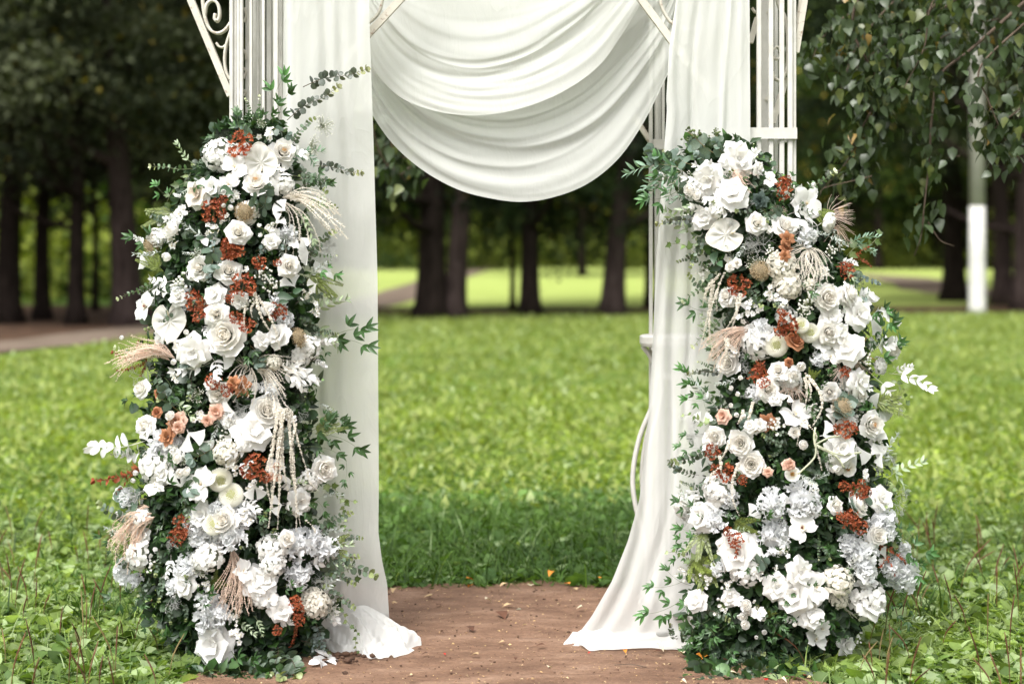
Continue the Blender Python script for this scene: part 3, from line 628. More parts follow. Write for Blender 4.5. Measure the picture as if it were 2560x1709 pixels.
ld = side_drape('side_drape', 'white sheer drape hanging straight between left flower arrangement and arch opening',
    [(-190, 712), (250, 705), (700, 690), (1545, 690)], [(-190, 918), (100, 925), (300, 932), (700, 944), (1200, 947), (1330, 946), (1400, 955), (1460, 968), (1545, 973)], 6.12, 10, 0.014, 3,
    [(690, 973, 6.20, 0.11), (700, 970, 6.20, 0.05), (740, 965, 6.16, 0.016)])
# the gathered end that lies forward on the dirt
def puddle(name, keys, root, org, seed, amp=0.02, nu=90, per=14):
    r = np.random.RandomState(seed); ph = r.uniform(0, 6.28, 6)
    C_ = [smooth_path([tuple(P(*q)) for q in k], nu) for k in keys]; m = min(len(c) for c in C_)
    C_ = [c[np.linspace(0, len(c)-1, nu+1).astype(int)] for c in C_]; rows = []
    for s in np.linspace(0, len(keys)-1, per*(len(keys)-1)+1):
        k = min(int(s), len(keys)-2); f = s-k; q = C_[k]*(1-f)+C_[k+1]*f; u = np.linspace(0, 1, nu+1)
        q = q.copy(); w = min(1, s/(len(keys)-1)*2)
        q[:, 2] += amp*w*(np.sin(u*14+s*1.3+ph[0])+0.6*np.sin(u*31-s*3+ph[1])+0.5*np.abs(np.sin(u*43+s*5+ph[3]))+0.3*np.sin(u*70-s*4+ph[4])); q[:, 1] += amp*1.1*np.sin(u*17+ph[2]+s*0.8)*w+amp*0.5*np.sin(u*47+ph[5])*w
        q[:, 2] = np.maximum(q[:, 2], 0.013); rows.append(q)
    g = G(); g.add(np.array(rows).reshape(-1, 3)-np.array(org), grid_faces(nu, len(rows)-1), (1, 1, 1)); link(name, mesh_of(name, g, CLOTH), root)
puddle('gathered_hem', [[(800, 1590, 6.14), (850, 1540, 6.14), (905, 1512, 6.15), (960, 1535, 6.16)],
                 [(790, 1600, 6.09), (850, 1550, 6.09), (930, 1540, 6.10), (1010, 1575, 6.13)],
                 [(800, 1612, 6.05), (870, 1585, 6.04), (950, 1580, 6.06), (1052, 1588, 6.12)],
                 [(830, 1632, 6.00), (885, 1625, 5.99), (960, 1630, 6.00), (1054, 1612, 6.10)],
                 [(850, 1640, 5.99), (900, 1644, 5.97), (965, 1656, 5.91), (1056, 1628, 6.07)]], ld, (0, 6.12, 0), 4, 0.013)
puddle('hem_tip', [[(1040, 1600, 6.16), (1062, 1604, 6.16), (1073, 1612, 6.14)], [(1040, 1622, 6.10), (1062, 1618, 6.12), (1073, 1614, 6.14)]], ld, (0, 6.12, 0), 5, 0.002, nu=12, per=6)
rd = side_drape('side_drape', 'white sheer drape flaring out to the ground beside the right flower arrangement',
    [(-190, 1690), (0, 1690), (120, 1672), (250, 1665), (272, 1667), (640, 1641), (850, 1632), (1000, 1625), (1150, 1610), (1250, 1598), (1350, 1570), (1450, 1530), (1540, 1478), (1590, 1440)],
    [(-190, 1868), (0, 1874), (350, 1876), (700, 1870), (1100, 1860), (1590, 1850)], 6.12, 11, 0.016, 13,
    [(1440, 1850, 6.12, 0.06), (1448, 1835, 6.09, 0.025), (1474, 1770, 6.045, 0.012)])
puddle('hem_corner', [[(1432, 1578, 6.18), (1460, 1580, 6.18), (1500, 1590, 6.18)], [(1408, 1613, 6.12), (1450, 1612, 6.12), (1490, 1612, 6.12)], [(1410, 1619, 6.11), (1450, 1620, 6.10), (1490, 1619, 6.10)]], rd, (0, 6.12, 0), 7, 0.004, nu=16, per=6)

# ================================================================== FLOWERS
WH, CREAM, COOL = (0.88, 0.875, 0.86), (0.885, 0.855, 0.80), (0.84, 0.855, 0.875)
PEACH, BLUSH = (0.80, 0.58, 0.46), (0.85, 0.76, 0.68)
RUST, RUST2, TAN, COPPER = (0.34, 0.105, 0.040), (0.24, 0.05, 0.022), (0.40, 0.20, 0.095), (0.50, 0.24, 0.13)
GREEN, DGREEN, EUC, BLUEG, LGREEN, OLIVE = (0.042, 0.098, 0.028), (0.024, 0.056, 0.018), (0.095, 0.135, 0.090), (0.10, 0.15, 0.14), (0.16, 0.26, 0.09), (0.075, 0.12, 0.03)
CHAR = (0.055, 0.068, 0.062)
frng = np.random.RandomState(5)
def petal(L, Wd, a0, a1, r0, z0, R, ruf=0.0, phi=0.0, c0=WH, c1=WH, nu=4, nv=5, prof='rose', tip=0.0, rw=3.0, crimp=0.0, rng=frng):
    V, C = [], []; x, z = r0, z0; ph = rng.uniform(0, 6.28); dl = L/nv
    for j in range(nv+1):
        v = j/nv
        if j: a = math.radians(a0+(a1-a0)*((v-0.5/nv))**1.2); x += math.cos(a)*dl; z += math.sin(a)*dl
        else: a = math.radians(a0)
        if prof == 'rose': w = 0.42+0.62*math.sin(math.pi*min(1, v*0.72+0.08)) if v < 0.85 else (0.42+0.62*math.sin(math.pi*0.69))*math.sqrt(max(0.0, 1-((v-0.8)/0.21)**2))**0.6 if v < 1 else 0.30
        elif prof == 'orchid': w = 0.3+0.75*math.sin(math.pi*min(1, v*0.8+0.06)) if v < 0.9 else 0.45 if v < 1 else 0.15
        elif prof == 'point': w = 0.25+0.8*math.sin(math.pi*v**0.8) if v < 1 else 0.03
        elif prof == 'fan': w = 0.12+0.95*v**1.4
        else: w = 1
        for i in range(nu+1):
            u = 2*i/nu-1; b = u*w*Wd/2/R
            edge = 1-0.10*u*u*v
            px_ = x*edge-R*(1-math.cos(b))*math.sin(math.radians(max(0, min(90, abs(a0))))) ; py_ = R*math.sin(b)
            pz = z+ruf*math.sin(rw*u*math.pi/2*1.6+ph)*v*v+tip*(u*u)*v+0.25*(R*(1-math.cos(b)))*math.cos(math.radians(min(90, abs(a0))))
            if crimp and j == nv: px_ += crimp*(1 if i % 2 else -1)*0.5; pz += crimp*rng.uniform(-1, 1)
            V.append((px_, py_, pz)); k = v**1.5; C.append([c0[q]*(1-k)+c1[q]*k for q in range(3)])
    V = np.array(V); c, s = math.cos(phi), math.sin(phi); V = V @ np.array([[c, s, 0], [-s, c, 0], [0, 0, 1]])
    return V, grid_faces(nu, nv), np.array(C)
def layered(layers, nmain, c_in, c_out, prof='rose', ruf=0.03, heart=None, rng=frng, crimp=0.0):
    """whorls of petals from the heart outward; the first nmain whorls form the body, the rest are single petals"""
    body = G(); subs = []; nl = len(layers)
    for li, (n, L, Wd, a0, a1, r0, z0, R) in enumerate(layers):
        off = rng.uniform(0, 6.28); f = li/max(1, nl-1); ci = [c_in[q]*(1-f)+c_out[q]*f for q in range(3)]
        for k in range(n):
            g = G(); j = rng.uniform(0.92, 1.08, 4)
            g.add(*petal(L*j[0], Wd*j[1], a0+rng.normal(0, 4), a1+rng.normal(0, 8), r0*j[2], z0, R*j[3], ruf*rng.uniform(0.5, 1.5), off+2*math.pi*k/n+rng.normal(0, 0.08), [q*0.96 for q in ci], ci, prof=prof, tip=-0.08 if li > nl-3 else 0, crimp=crimp, rng=rng))
            if li < nmain: body.merge(g)
            else: subs.append(('petal', g))
    if heart: heart(body)
    return body, subs
def dome(g, r, h, z0, c, k=10, m=5, bump=0.0, rng=frng):
    V = [];
    for j in range(m+1):
        a = math.pi/2*j/m
        for i in range(k): V.append((math.cos(2*math.pi*i/k)*r*math.cos(a)*(1+bump*rng.normal()), math.sin(2*math.pi*i/k)*r*math.cos(a)*(1+bump*rng.normal()), z0+h*math.sin(a)))
    g.add(V, [(j*k+i, j*k+(i+1) % k, (j+1)*k+(i+1) % k, (j+1)*k+i) for j in range(m) for i in range(k)], c)
OCT = np.array([(1, 0, 0), (-1, 0, 0), (0, 1, 0), (0, -1, 0), (0, 0, 1), (0, 0, -1)], float); OCF = [(0, 2, 4), (2, 1, 4), (1, 3, 4), (3, 0, 4), (2, 0, 5), (1, 2, 5), (3, 1, 5), (0, 3, 5)]
def ico():
    t = (1+5**.5)/2; V = np.array([(-1, t, 0), (1, t, 0), (-1, -t, 0), (1, -t, 0), (0, -1, t), (0, 1, t), (0, -1, -t), (0, 1, -t), (t, 0, -1), (t, 0, 1), (-t, 0, -1), (-t, 0, 1)])/math.sqrt(1+t*t)
    return V, [(0, 11, 5), (0, 5, 1), (0, 1, 7), (0, 7, 10), (0, 10, 11), (1, 5, 9), (5, 11, 4), (11, 10, 2), (10, 7, 6), (7, 1, 8), (3, 9, 4), (3, 4, 2), (3, 2, 6), (3, 6, 8), (3, 8, 9), (4, 9, 5), (2, 4, 11), (6, 2, 10), (8, 6, 7), (9, 8, 1)]
ICV, ICF = ico()
def ball(g, p, r, c, fine=True): g.add((ICV if fine else OCT)*r+np.array(p), ICF if fine else OCF, c)

def f_rose(rng, ci=CREAM, c=WH):
    return layered([(3, .38, .42, 86, 112, .05, .26, .13), (3, .42, .55, 86, 100, .13, .20, .20), (4, .46, .62, 82, 78, .22, .14, .30), (5, .52, .74, 70, 40, .27, .06, .45), (5, .66, .86, 52, 8, .28, .0, .7), (6, .80, .95, 30, -28, .26, -.06, 1.1)], 3, ci, c, ruf=0.05, rng=rng)
def f_peony(rng, ci=CREAM, c=WH, core=None):
    def heart(b):
        if core:
            for k in range(46):
                a = rng.uniform(0, 6.28); q = rng.uniform(0, .2); ball(b, (math.cos(a)*q, math.sin(a)*q, .62+rng.uniform(-.04, .08)), .026, core, False)
    return layered([(4, .40, .42, 84, 92, .05, .22, .2), (6, .46, .55, 78, 84, .14, .17, .24), (7, .56, .66, 66, 82, .23, .10, .32), (6, .72, .85, 48, 74, .29, .03, .5), (6, .86, 1.0, 26, 60, .30, -.05, .8), (5, .95, 1.1, 8, 30, .28, -.12, 1.1)], 3, ci, c, ruf=0.055, heart=heart, rng=rng)
def f_open(rng, ci=BLUSH, c=WH):      # loose open bloom
    def heart(b): dome(b, .12, .1, .1, ci, rng=rng)
    return layered([(5, .55, .55, 65, 40, .08, .1, .4), (6, .8, .75, 40, 5, .1, .04, .7), (6, .95, .85, 15, -25, .1, -.02, 1.0)], 1, ci, c, ruf=0.06, heart=heart, rng=rng)
def f_ranun(rng, ci=CREAM, c=WH):
    return layered([(4, .4, .4, 75, 125, .06, .3, .18), (6, .62, .55, 55, 125, .16, .12, .32), (7, .9, .75, 30, 120, .22, -.05, .5), (7, 1.1, .95, 5, 112, .25, -.2, .7)], 2, ci, c, ruf=0.01, rng=rng)
def f_carnation(rng, c=COOL):         # tightly ruffled head
    body = G(); subs = []
    for k in range(54):
        el_ = math.asin(rng.uniform(0.02, 1)); a = rng.uniform(0, 6.28); g = G()
        V, Fc, C = petal(.42, .46, 10, 40, 0, 0, .6, .09, 0, [q*.96 for q in c], c, nu=6, nv=3, prof='fan', rw=7, crimp=.06, rng=rng)
        # petal along +X turned to the direction on the dome
        M = Matrix.Rotation(a, 4, 'Z') @ Matrix.Rotation(-el_+rng.normal(0, .3), 4, 'Y') @ Matrix.Rotation(rng.uniform(-1.6, 1.6), 4, 'X') @ Matrix.Translation((.42+rng.uniform(-.1, .12), 0, 0))
        V = V @ np.array(M)[:3, :3].T+np.array(M)[:3, 3]; V[:, 2] *= .8
        g.add(V, Fc, C)
        if k < 30: body.merge(g)
        else: subs.append(('petal', g))
    dome(body, .5, .38, 0, [q*.8 for q in c], rng=rng)
    return body, subs
def f_hydra(rng, c=WH, n=24, sz=.33, four=4):
    body = G(); subs = []; dome(body, .62, .48, -.1, (0.30, 0.33, 0.25), rng=rng)
    for k in range(n):
        t = (k+.5)/n; el_ = math.asin(1-0.97*t); a = k*2.39996+rng.normal(0, .15); g = G(); s = sz*rng.uniform(.85, 1.15); off = rng.uniform(0, 6.28)
        for q in range(four):
            V, Fc, C = petal(s, s*1.0, 25, -15, .02, .0, .5, .04, off+q*2*math.pi/four, [x*.93 for x in c], c, nu=2, nv=3, prof='orchid', rng=rng)
            M = Matrix.Rotation(a, 4, 'Z') @ Matrix.Rotation(math.pi/2-el_+rng.normal(0, .22), 4, 'Y') @ Matrix.Translation((0, 0, .72+rng.uniform(-.05, .12)))
            V = V @ np.array(M)[:3, :3].T+np.array(M)[:3, 3]; V[:, 2] = V[:, 2]*.85-.05; g.add(V, Fc, C)
        if k > n*0.7: body.merge(g)
        else: subs.append(('floret', g))
    return body, subs
def f_orchid(rng, c=WH, lip=(0.55, 0.42, 0.25), dark=(0.22, 0.05, 0.05)):
    body = G(); subs = []
    for a, L, Wd in ((90, .95, .62), (215, .92, .58), (325, .92, .58), (168, .98, .95), (12, .98, .95)):
        g = G(); g.add(*petal(L, Wd, 22, -8, .06, 0 if Wd < .7 else .05, .9, .05, math.radians(a), [x*.95 for x in c], c, nu=4, nv=6, prof='orchid', rng=rng)); subs.append(('petal', g))
    for a in (60, 180, 300): body.add(*petal(.34, .3, 70, 20, .03, .05, .2, .02, math.radians(a-90), lip, c, nu=2, nv=4, prof='orchid', rng=rng))
    ball(body, (0, .06, .16), .07, dark); return body, subs
def f_anthurium(rng, c=(0.82, 0.80, 0.75)):
    body = G(); V, C, Fc = [], [], []; nr, na = 7, 40   # heart shaped spathe with raised veins
    for j in range(nr+1):
        r_ = j/nr
        for i in range(na):
            a = 2*math.pi*i/na; s, cc = math.sin(a), math.cos(a)
            hr = 0.92*(1-0.18*max(0, -s)**2)+0.34*max(0, -s)**7   # drawn-out tip (down)
            hr -= 0.62*math.exp(-((a-math.pi/2)/0.20)**2)       # notch between the lobes (up)
            x, y = r_*hr*cc*0.98, r_*hr*s*1.02
            z = 0.14*r_*r_+0.05*math.cos(a*9)*math.sin(math.pi*r_)*1.2+0.03*math.cos(r_*9)*(r_ > .2)-0.05*abs(cc)*r_
            V.append((x, y, z)); k = 0.97-0.10*(1-r_); C.append([q*k for q in c])
    Fc = [(j*na+i, j*na+(i+1) % na, (j+1)*na+(i+1) % na, (j+1)*na+i) for j in range(nr) for i in range(na)]
    body.add(V, Fc, C)
    rim = [V[nr*na+i] for i in range(na)]+[V[nr*na]]; tube(body, [(x, y, z+.01) for x, y, z in rim], .022, 5, c)
    sp = G(); tube(sp, smooth_path([(0, .30, .03), (0, .36, .16), (.02, .52, .34)], 8), [.03, .06, .065, .06, .05, .04, .03, .02, .012][:9], 8, (0.72, 0.66, 0.52)); return body, [('spadix', sp)]
def f_pompon(rng, c=(0.87, 0.865, 0.80)):
    body = G(); dome(body, .72, .6, 0, (0.50, 0.51, 0.28), rng=rng)
    for k in range(330):
        t = (k+.5)/330; el_ = math.asin(1-t); a = k*2.39996; d_ = np.array([math.cos(a)*math.cos(el_), math.sin(a)*math.cos(el_), math.sin(el_)])
        inner = t < .08; L = .14 if inner else .30; side = np.cross(d_, [0, 0, 1.01]); side /= np.linalg.norm(side)+1e-6; up = np.cross(side, d_)
        p = d_*np.array([.78, .78, .62]); w = .03 if inner else .046; cc = (0.60, 0.62, 0.25) if inner and k % 2 else c
        body.add([p-side*w, p+side*w, p+side*w+d_*L*.7, p+d_*L+up*.03, p-side*w+d_*L*.7], [(0, 1, 2, 3, 4)], cc)
    return body, []
def f_sponge(rng, c=(0.62, 0.50, 0.33)):
    body = G(); dome(body, .72, .62, 0, (0.30, 0.24, 0.15), rng=rng)
    for k in range(420):
        el_ = math.asin(rng.uniform(-.1, 1)); a = rng.uniform(0, 6.28); d_ = np.array([math.cos(a)*math.cos(el_), math.sin(a)*math.cos(el_), math.sin(el_)])
        q = rng.uniform(.74, 1.0); ball(body, d_*q*np.array([1, 1, .85]), .026*rng.uniform(.7, 1.4), np.array(c)*rng.uniform(.7, 1.35), False)
    for k in range(120):
        el_ = math.asin(rng.uniform(0, 1)); a = rng.uniform(0, 6.28); d_ = np.array([math.cos(a)*math.cos(el_), math.sin(a)*math.cos(el_), math.sin(el_)*.85]); tube(body, [d_*.6, d_*.8, d_*.97], .010, 3, np.array(c)*1.1, cap=False)
    return body, []
def f_bud(rng, c=WH):
    return layered([(3, .8, .7, 70, 118, .12, -.2, .35), (4, 1.25, 1.0, 45, 122, .2, -.35, .55)], 2, c, c, ruf=0.01, rng=rng)
def f_poppy(rng):
    body = G(); subs = []
    for k in range(60):
        a = rng.uniform(0, 6.28); q = rng.uniform(.12, .27); tube(body, [(math.cos(a)*q*.4, math.sin(a)*q*.4, .08), (math.cos(a)*q, math.sin(a)*q, .28)], .014, 3, (0.72, 0.34, 0.05), cap=False); ball(body, (math.cos(a)*q, math.sin(a)*q, .3), .026, (0.78, 0.42, 0.07), False)
    dome(body, .12, .2, .06, (0.45, 0.40, 0.12), rng=rng)
    for k in range(5): g = G(); g.add(*petal(.95, 1.25, 35, 12, .05, 0, .75, .07, k*2*math.pi/5+.2, (0.82, 0.78, 0.62), WH, nu=6, nv=4, prof='fan', rw=5, rng=rng)); subs.append(('petal', g))
    return body, subs
def f_fan(rng, c=(0.83, 0.83, 0.81)):      # big waxy white fan petals joined at a point
    body = G(); subs = []; n = rng.randint(2, 4)
    for k in range(n): g = G(); g.add(*petal(1.3, 1.15, 10, -10, .0, .03*k, 1.2, .10, -.6+1.2*k/(n-1)+rng.normal(0, .1), c, c, nu=6, nv=5, prof='fan', rw=4, rng=rng)); V = g.V[0]; V[:, 0] -= .6; subs.append(('petal', g))
    tube(body, [(-.9, 0, -.05), (-.6, 0, .0), (-.3, 0, .03)], .03, 5, c); return body, subs
def f_starfl(rng, c=WH, n=9, r_=.30, eye=(0.70, 0.55, 0.15), bell=False):   # spray of small five petalled flowers
    body = G(); subs = []; 
    for k in range(n):
        a = rng.uniform(0, 6.28); q = rng.uniform(.15, .85)*(k > 0); px_, py_ = math.cos(a)*q, math.sin(a)*q; z = rng.uniform(.1, .35)
        tube(body, smooth_path([(0, 0, -.25), (px_*.5, py_*.5, 0), (px_, py_, z-.03)], 5), .015, 4, (0.30, 0.38, 0.14), cap=False); g = G(); R_ = Matrix.Translation((px_, py_, z)) @ Matrix.Rotation(rng.normal(0, .5), 4, 'X') @ Matrix.Rotation(rng.normal(0, .5), 4, 'Y')
        for m in range(5):
            V, Fc, C = petal(r_, r_*.75, 60 if bell else 18, 50 if bell else -6, .02, 0, .4, .01, m*1.2566, c, c, nu=2, nv=3, prof='orchid', rng=rng); g.add(V, Fc, C, 0, R_)
        g.add(OCT*.05, OCF, eye, 0, R_ @ Matrix.Translation((0, 0, .03))); subs.append(('floret', g))
    return body, subs
def f_berries(rng, c=(0.83, 0.83, 0.79), n=26, r_=.11, stem=(0.30, 0.36, 0.16)):
    body = G()
    for k in range(n):
        a = rng.uniform(0, 6.28); q = math.sqrt(rng.uniform(0, 1))*.9; p = (math.cos(a)*q, math.sin(a)*q, rng.uniform(0, .4)*(1.2-q)); tube(body, smooth_path([(0, -.1, -.4), (p[0]*.5, p[1]*.5, -.1), p], 4), .012, 3, stem, cap=False); ball(body, p, r_*rng.uniform(.75, 1.2), c)
    return body, []
def f_breath(rng): return f_berries(rng, (0.80, 0.80, 0.74), 60, .045, (0.34, 0.38, 0.24))
def f_succ(rng, c=TAN, c2=COPPER):
    return layered([(4, .3, .3, 75, 80, .04, .2, .3), (5, .5, .4, 55, 45, .06, .1, .4), (6, .72, .5, 35, 25, .08, .0, .5), (6, .9, .58, 12, 5, .08, -.08, .6)], 1, c, c2, ruf=0.01, rng=rng)
def f_blossom(rng, c=RUST, c2=RUST2, n=46, ls=.30):   # dense panicle of small folded leaves or bracts
    body = G(); subs = []
    for k in range(5):
        a = k*1.2566+rng.normal(0, .3); e = (math.cos(a)*.75, math.sin(a)*.75, .1); tube(body, smooth_path([(0, -.5, -.25), (e[0]*.4, e[1]*.4, 0), e], 5), .02, 4, (0.20, 0.07, 0.03), cap=False)
    for k in range(n):
        a = rng.uniform(0, 6.28); q = rng.uniform(0, 1)**.6*.92; p = np.array((math.cos(a)*q, math.sin(a)*q, rng.uniform(-.15, .42)*(1.2-q))); t = rng.rand()
        cc = np.array(c)*t+np.array(c2)*(1-t); cc = cc*rng.uniform(.75, 1.35); off = rng.uniform(0, 6.28); g = G()
        R_ = Matrix.Translation(p) @ Matrix.Rotation(rng.uniform(0, 6.28), 4, 'Z') @ Matrix.Rotation(rng.uniform(-.9, .9), 4, 'X') @ Matrix.Rotation(rng.uniform(-.9, .9), 4, 'Y')
        for m in range(3):
            V, Fc, C = petal(ls*rng.uniform(.7, 1.1), ls*.62, 45, 20, .0, 0, .14, .01, off+m*2.09, cc*.8, cc*1.15, nu=2, nv=2, prof='point', rng=rng); g.add(V, Fc, C, 0, R_)
        body.merge(g)
    return body, subs

# sprays: stem along +X from 0 to 1, facing +Z
def s_spray(rng, n, ls, wd, kind, c, c2=None, pair=True, ang=55, sag=.10, fold=.12, curl=.5, stemc=(0.12, 0.14, 0.06), taper=.35, sc=None, twist=.5, tipc=None, three=False, stemr=.007):
    g = G(); sp = smooth_path([(0, 0, 0), (.35, .05, .04), (.7, .02, .02), (1, -sag, 0)], 16); tube(g, sp, np.linspace(stemr, stemr*.4, len(sp)), 5, stemc); subs = []; T = np.linspace(.14 if n > 6 else .3, 1, n)
    for k, t in enumerate(T):
        p = np.array([np.interp(t, np.linspace(0, 1, len(sp)), sp[:, q]) for q in range(3)])
        s = ls*(1-taper*t)*rng.uniform(.85, 1.15); sides = (1, -1) if pair else ((1,) if k % 2 else (-1,))
        if k == n-1: sides = (1, -1, 0) if pair or three else (0,)
        if three and k < n-1: # little three leaf stalk
            sides = (sides[0],)
        for sd in sides:
            a = math.radians((ang*sd)*rng.uniform(.75, 1.2)*(1-.35*t))-math.pi/2
            offs = (0, .75, -.75) if three and k < n-1 else (0,)
            for o_ in offs:
                cc = np.array(c)*rng.uniform(.7, 1.3) if c2 is None else (np.array(c)*(1-t)+np.array(c2)*t)*rng.uniform(.8, 1.2)
                if tipc is not None and t > .8: cc = np.array(tipc)*rng.uniform(.8, 1.2)
                V, Fc, C = leaf_patch(s*(1 if o_ == 0 else .8), s*wd, kind, 2, 5, fold, curl*rng.uniform(.5, 1.5)); C = C*cc
                pp = p if not three else p+np.array([math.cos(a+math.pi/2), math.sin(a+math.pi/2), 0.1])*s*.45*(k < n-1)
                M = Matrix.Translation(pp) @ Matrix.Rotation(a+o_, 4, 'Z') @ Matrix.Rotation(rng.normal(.1, twist*.6), 4, 'X') @ Matrix.Rotation(rng.normal(0, twist), 4, 'Y')
                gg = G(); gg.add(V, Fc, C, 0, M); subs.append(('leaf', gg))
    return g, subs
def s_euc(rng, c=EUC, c2=None, tipc=(0.20, 0.24, 0.10)): return s_spray(rng, 9, .17, .82, 'round', c, c2, True, 70, .06, .08, .35, taper=.45, tipc=tipc, twist=.7, stemc=(0.10, 0.07, 0.05))
def s_char(rng): return s_spray(rng, 13, .125, .9, 'round', CHAR, (0.13, 0.15, 0.12), True, 75, -.05, .05, .5, taper=.3, tipc=(0.24, 0.25, 0.12), twist=1.0, stemc=(0.12, 0.09, 0.05))
def s_nan(rng, c=GREEN): return s_spray(rng, 4, .31, .32, 'point', c, None, False, 48, .08, .22, .5, taper=.15, twist=.35, three=True, stemc=(0.10, 0.14, 0.05), stemr=.006)
def s_willow(rng, c=(0.10, 0.19, 0.12)): return s_spray(rng, 9, .32, .24, 'willow', c, (0.20, 0.30, 0.22), True, 38, .12, .12, .7, twist=.6, stemc=(0.30, 0.30, 0.16))
def s_white(rng): return s_spray(rng, 6, .30, .55, 'round', (0.82, 0.825, 0.82), None, True, 55, .06, .10, .5, twist=.6, stemc=(0.75, 0.74, 0.70), tipc=(0.82, 0.82, 0.82))
def s_whitep(rng): return s_spray(rng, 5, .34, .55, 'point', (0.83, 0.83, 0.82), None, True, 50, .06, .12, .4, twist=.6, stemc=(0.72, 0.70, 0.66))
def s_rust(rng): return s_spray(rng, 13, .13, .62, 'point', RUST, RUST2, True, 60, .08, .2, .6, twist=1.1, stemc=(0.20, 0.07, 0.04), taper=.3)
def s_small(rng): return s_spray(rng, 8, .12, .7, 'round', (0.09, 0.15, 0.07), None, True, 60, -.04, .08, .4, twist=.8, stemc=(0.14, 0.17, 0.07), tipc=(0.55, 0.58, 0.42))
def s_dusty(rng, c=(0.42, 0.46, 0.44)): return s_spray(rng, 10, .2, .28, 'willow', c, None, True, 50, .04, .1, .4, twist=.7, stemc=(0.45, 0.46, 0.42))
def s_pale(rng): return s_spray(rng, 5, .3, .42, 'point', (0.34, 0.42, 0.27), None, True, 50, .06, .15, .4, twist=.5, stemc=(0.3, 0.36, 0.2))
def ivy_leaf(s, c, rng):
    out = [(0, 0)];
    for a, r_ in ((-150, .45), (-120, .62), (-98, .50), (-72, .85), (-52, .55), (-25, .66), (0, 1.1), (25, .66), (52, .55), (72, .85), (98, .50), (120, .62), (150, .45)):
        out.append((math.sin(math.radians(a))*r_*.62, .3+math.cos(math.radians(a))*r_*.62))
    V = np.array([(x*s, y*s, .10*s*abs(x)/(.5)-.12*s*y*y) for x, y in out]+[(0, .32*s, -.0)]); n = len(out); C = np.array([np.array(c)*rng.uniform(.9, 1.15) for _ in V]); C[-1] *= 1.3
    return V, [(i, (i+1) % n, n) for i in range(n)], C
def s_ivy(rng, c=OLIVE, n=6):
    g = G(); sp = smooth_path([(0, 0, 0), (.3, .06, .03), (.65, -.04, .03), (1, .02, 0)], 14); tube(g, sp, .006, 4, (0.20, 0.22, 0.10)); subs = []
    for k, t in enumerate(np.linspace(.15, 1, n)):
        p = np.array([np.interp(t, np.linspace(0, 1, len(sp)), sp[:, q]) for q in range(3)]); cc = np.array(c)*rng.uniform(.7, 1.4) if rng.rand() < .75 else np.array((0.22, 0.28, 0.12))
        V, Fc, C = ivy_leaf(.26*rng.uniform(.7, 1.1)*(1-.3*t), cc, rng); sd = 1 if k % 2 else -1
        M = Matrix.Translation(p) @ Matrix.Rotation(-math.pi/2+sd*rng.uniform(.4, 1.3), 4, 'Z') @ Matrix.Rotation(rng.normal(0, .35), 4, 'X') @ Matrix.Rotation(rng.normal(0, .4), 4, 'Y')
        gg = G(); gg.add(V, Fc, C, 0, M); subs.append(('leaf', gg))
    return g, subs
def s_silver(rng, c=(0.55, 0.56, 0.54)):       # leafless branching silver twigs
    g = G()
    def br(p, a, L, r_, d_):
        q = (p[0]+math.cos(a)*L, p[1]+math.sin(a)*L, p[2]+rng.normal(0, .03)); tube(g, [p, ((p[0]+q[0])/2, (p[1]+q[1])/2, p[2]+.01), q], [r_, r_*.9, r_*.7], 3, c, cap=False)
        if d_:
            for k in range(rng.randint(2, 4)): br(q, a+rng.normal(0, .65), L*.68, r_*.72, d_-1)
    for k in range(4): br((0, 0, 0), rng.normal(0, .5), .28, .010, 4)
    return g, []
def s_fern(rng, c=(0.15, 0.19, 0.04)):
    g = G()
    for b in range(5):
        a = rng.normal(0, .5); L = rng.uniform(.7, 1); d_ = np.array([math.cos(a), math.sin(a), rng.normal(0, .1)]); tube(g, [d_*0, d_*L*.5, d_*L], .006, 3, c, cap=False)
        for k in range(26):
            t = (k+2)/28; p = d_*L*t; w = .16*(1-t)+.05
            for s in (1, -1):
                e = p+np.array([math.cos(a+s*.8), math.sin(a+s*.8), rng.normal(0, .2)])*w; m = (p+e)/2; nrm = np.array([-math.sin(a+s*.8), math.cos(a+s*.8), 0])*.014
                g.add([p, m+nrm, e, m-nrm], [(0, 1, 2, 3)], np.array(c)*rng.uniform(.7, 1.4))
    return g, []
def s_pampas(rng, c=(0.88, 0.83, 0.75), n=7, spread=.28, fine=True, sag=.22):
    """plume: drooping strands set with short bristles"""
    g = G()
    for k in range(n):
        a = rng.normal(0, spread); L = rng.uniform(.65, 1.0); cc = np.array(c)*rng.uniform(.85, 1.1)
        sp = smooth_path([(0, 0, 0), (math.cos(a)*L*.35, math.sin(a)*L*.35+.05, rng.normal(.08, .05)), (math.cos(a)*L*.75, math.sin(a)*L*.75-sag*.3, rng.normal(.1, .08)), (math.cos(a)*L, math.sin(a)*L-sag*rng.uniform(.4, 1.1), rng.normal(.04, .08))], 24)
        tube(g, sp, np.linspace(.007, .003, len(sp)), 3, cc, cap=False)
        if fine:
            for i in range(3, len(sp)):
                for q in range(3 if n > 20 else 6):
                    d_ = sp[i]-sp[i-1]; d_ /= np.linalg.norm(d_); b = d_*.6+rng.normal(0, .6, 3); b /= np.linalg.norm(b); e = sp[i]+b*rng.uniform(.016, .04); w = np.cross(b, [0, 0, 1.])*.0042
                    g.add([sp[i]-w, sp[i]+w, e+w*.4, e-w*.4], [(0, 1, 2, 3)], cc)
    return g, []
def s_plume(rng): return s_pampas(rng, (0.87, 0.71, 0.60), 26, .20, True, .25)
def s_wisp(rng): return s_pampas(rng, (0.87, 0.72, 0.63), 20, .42, False, .15)
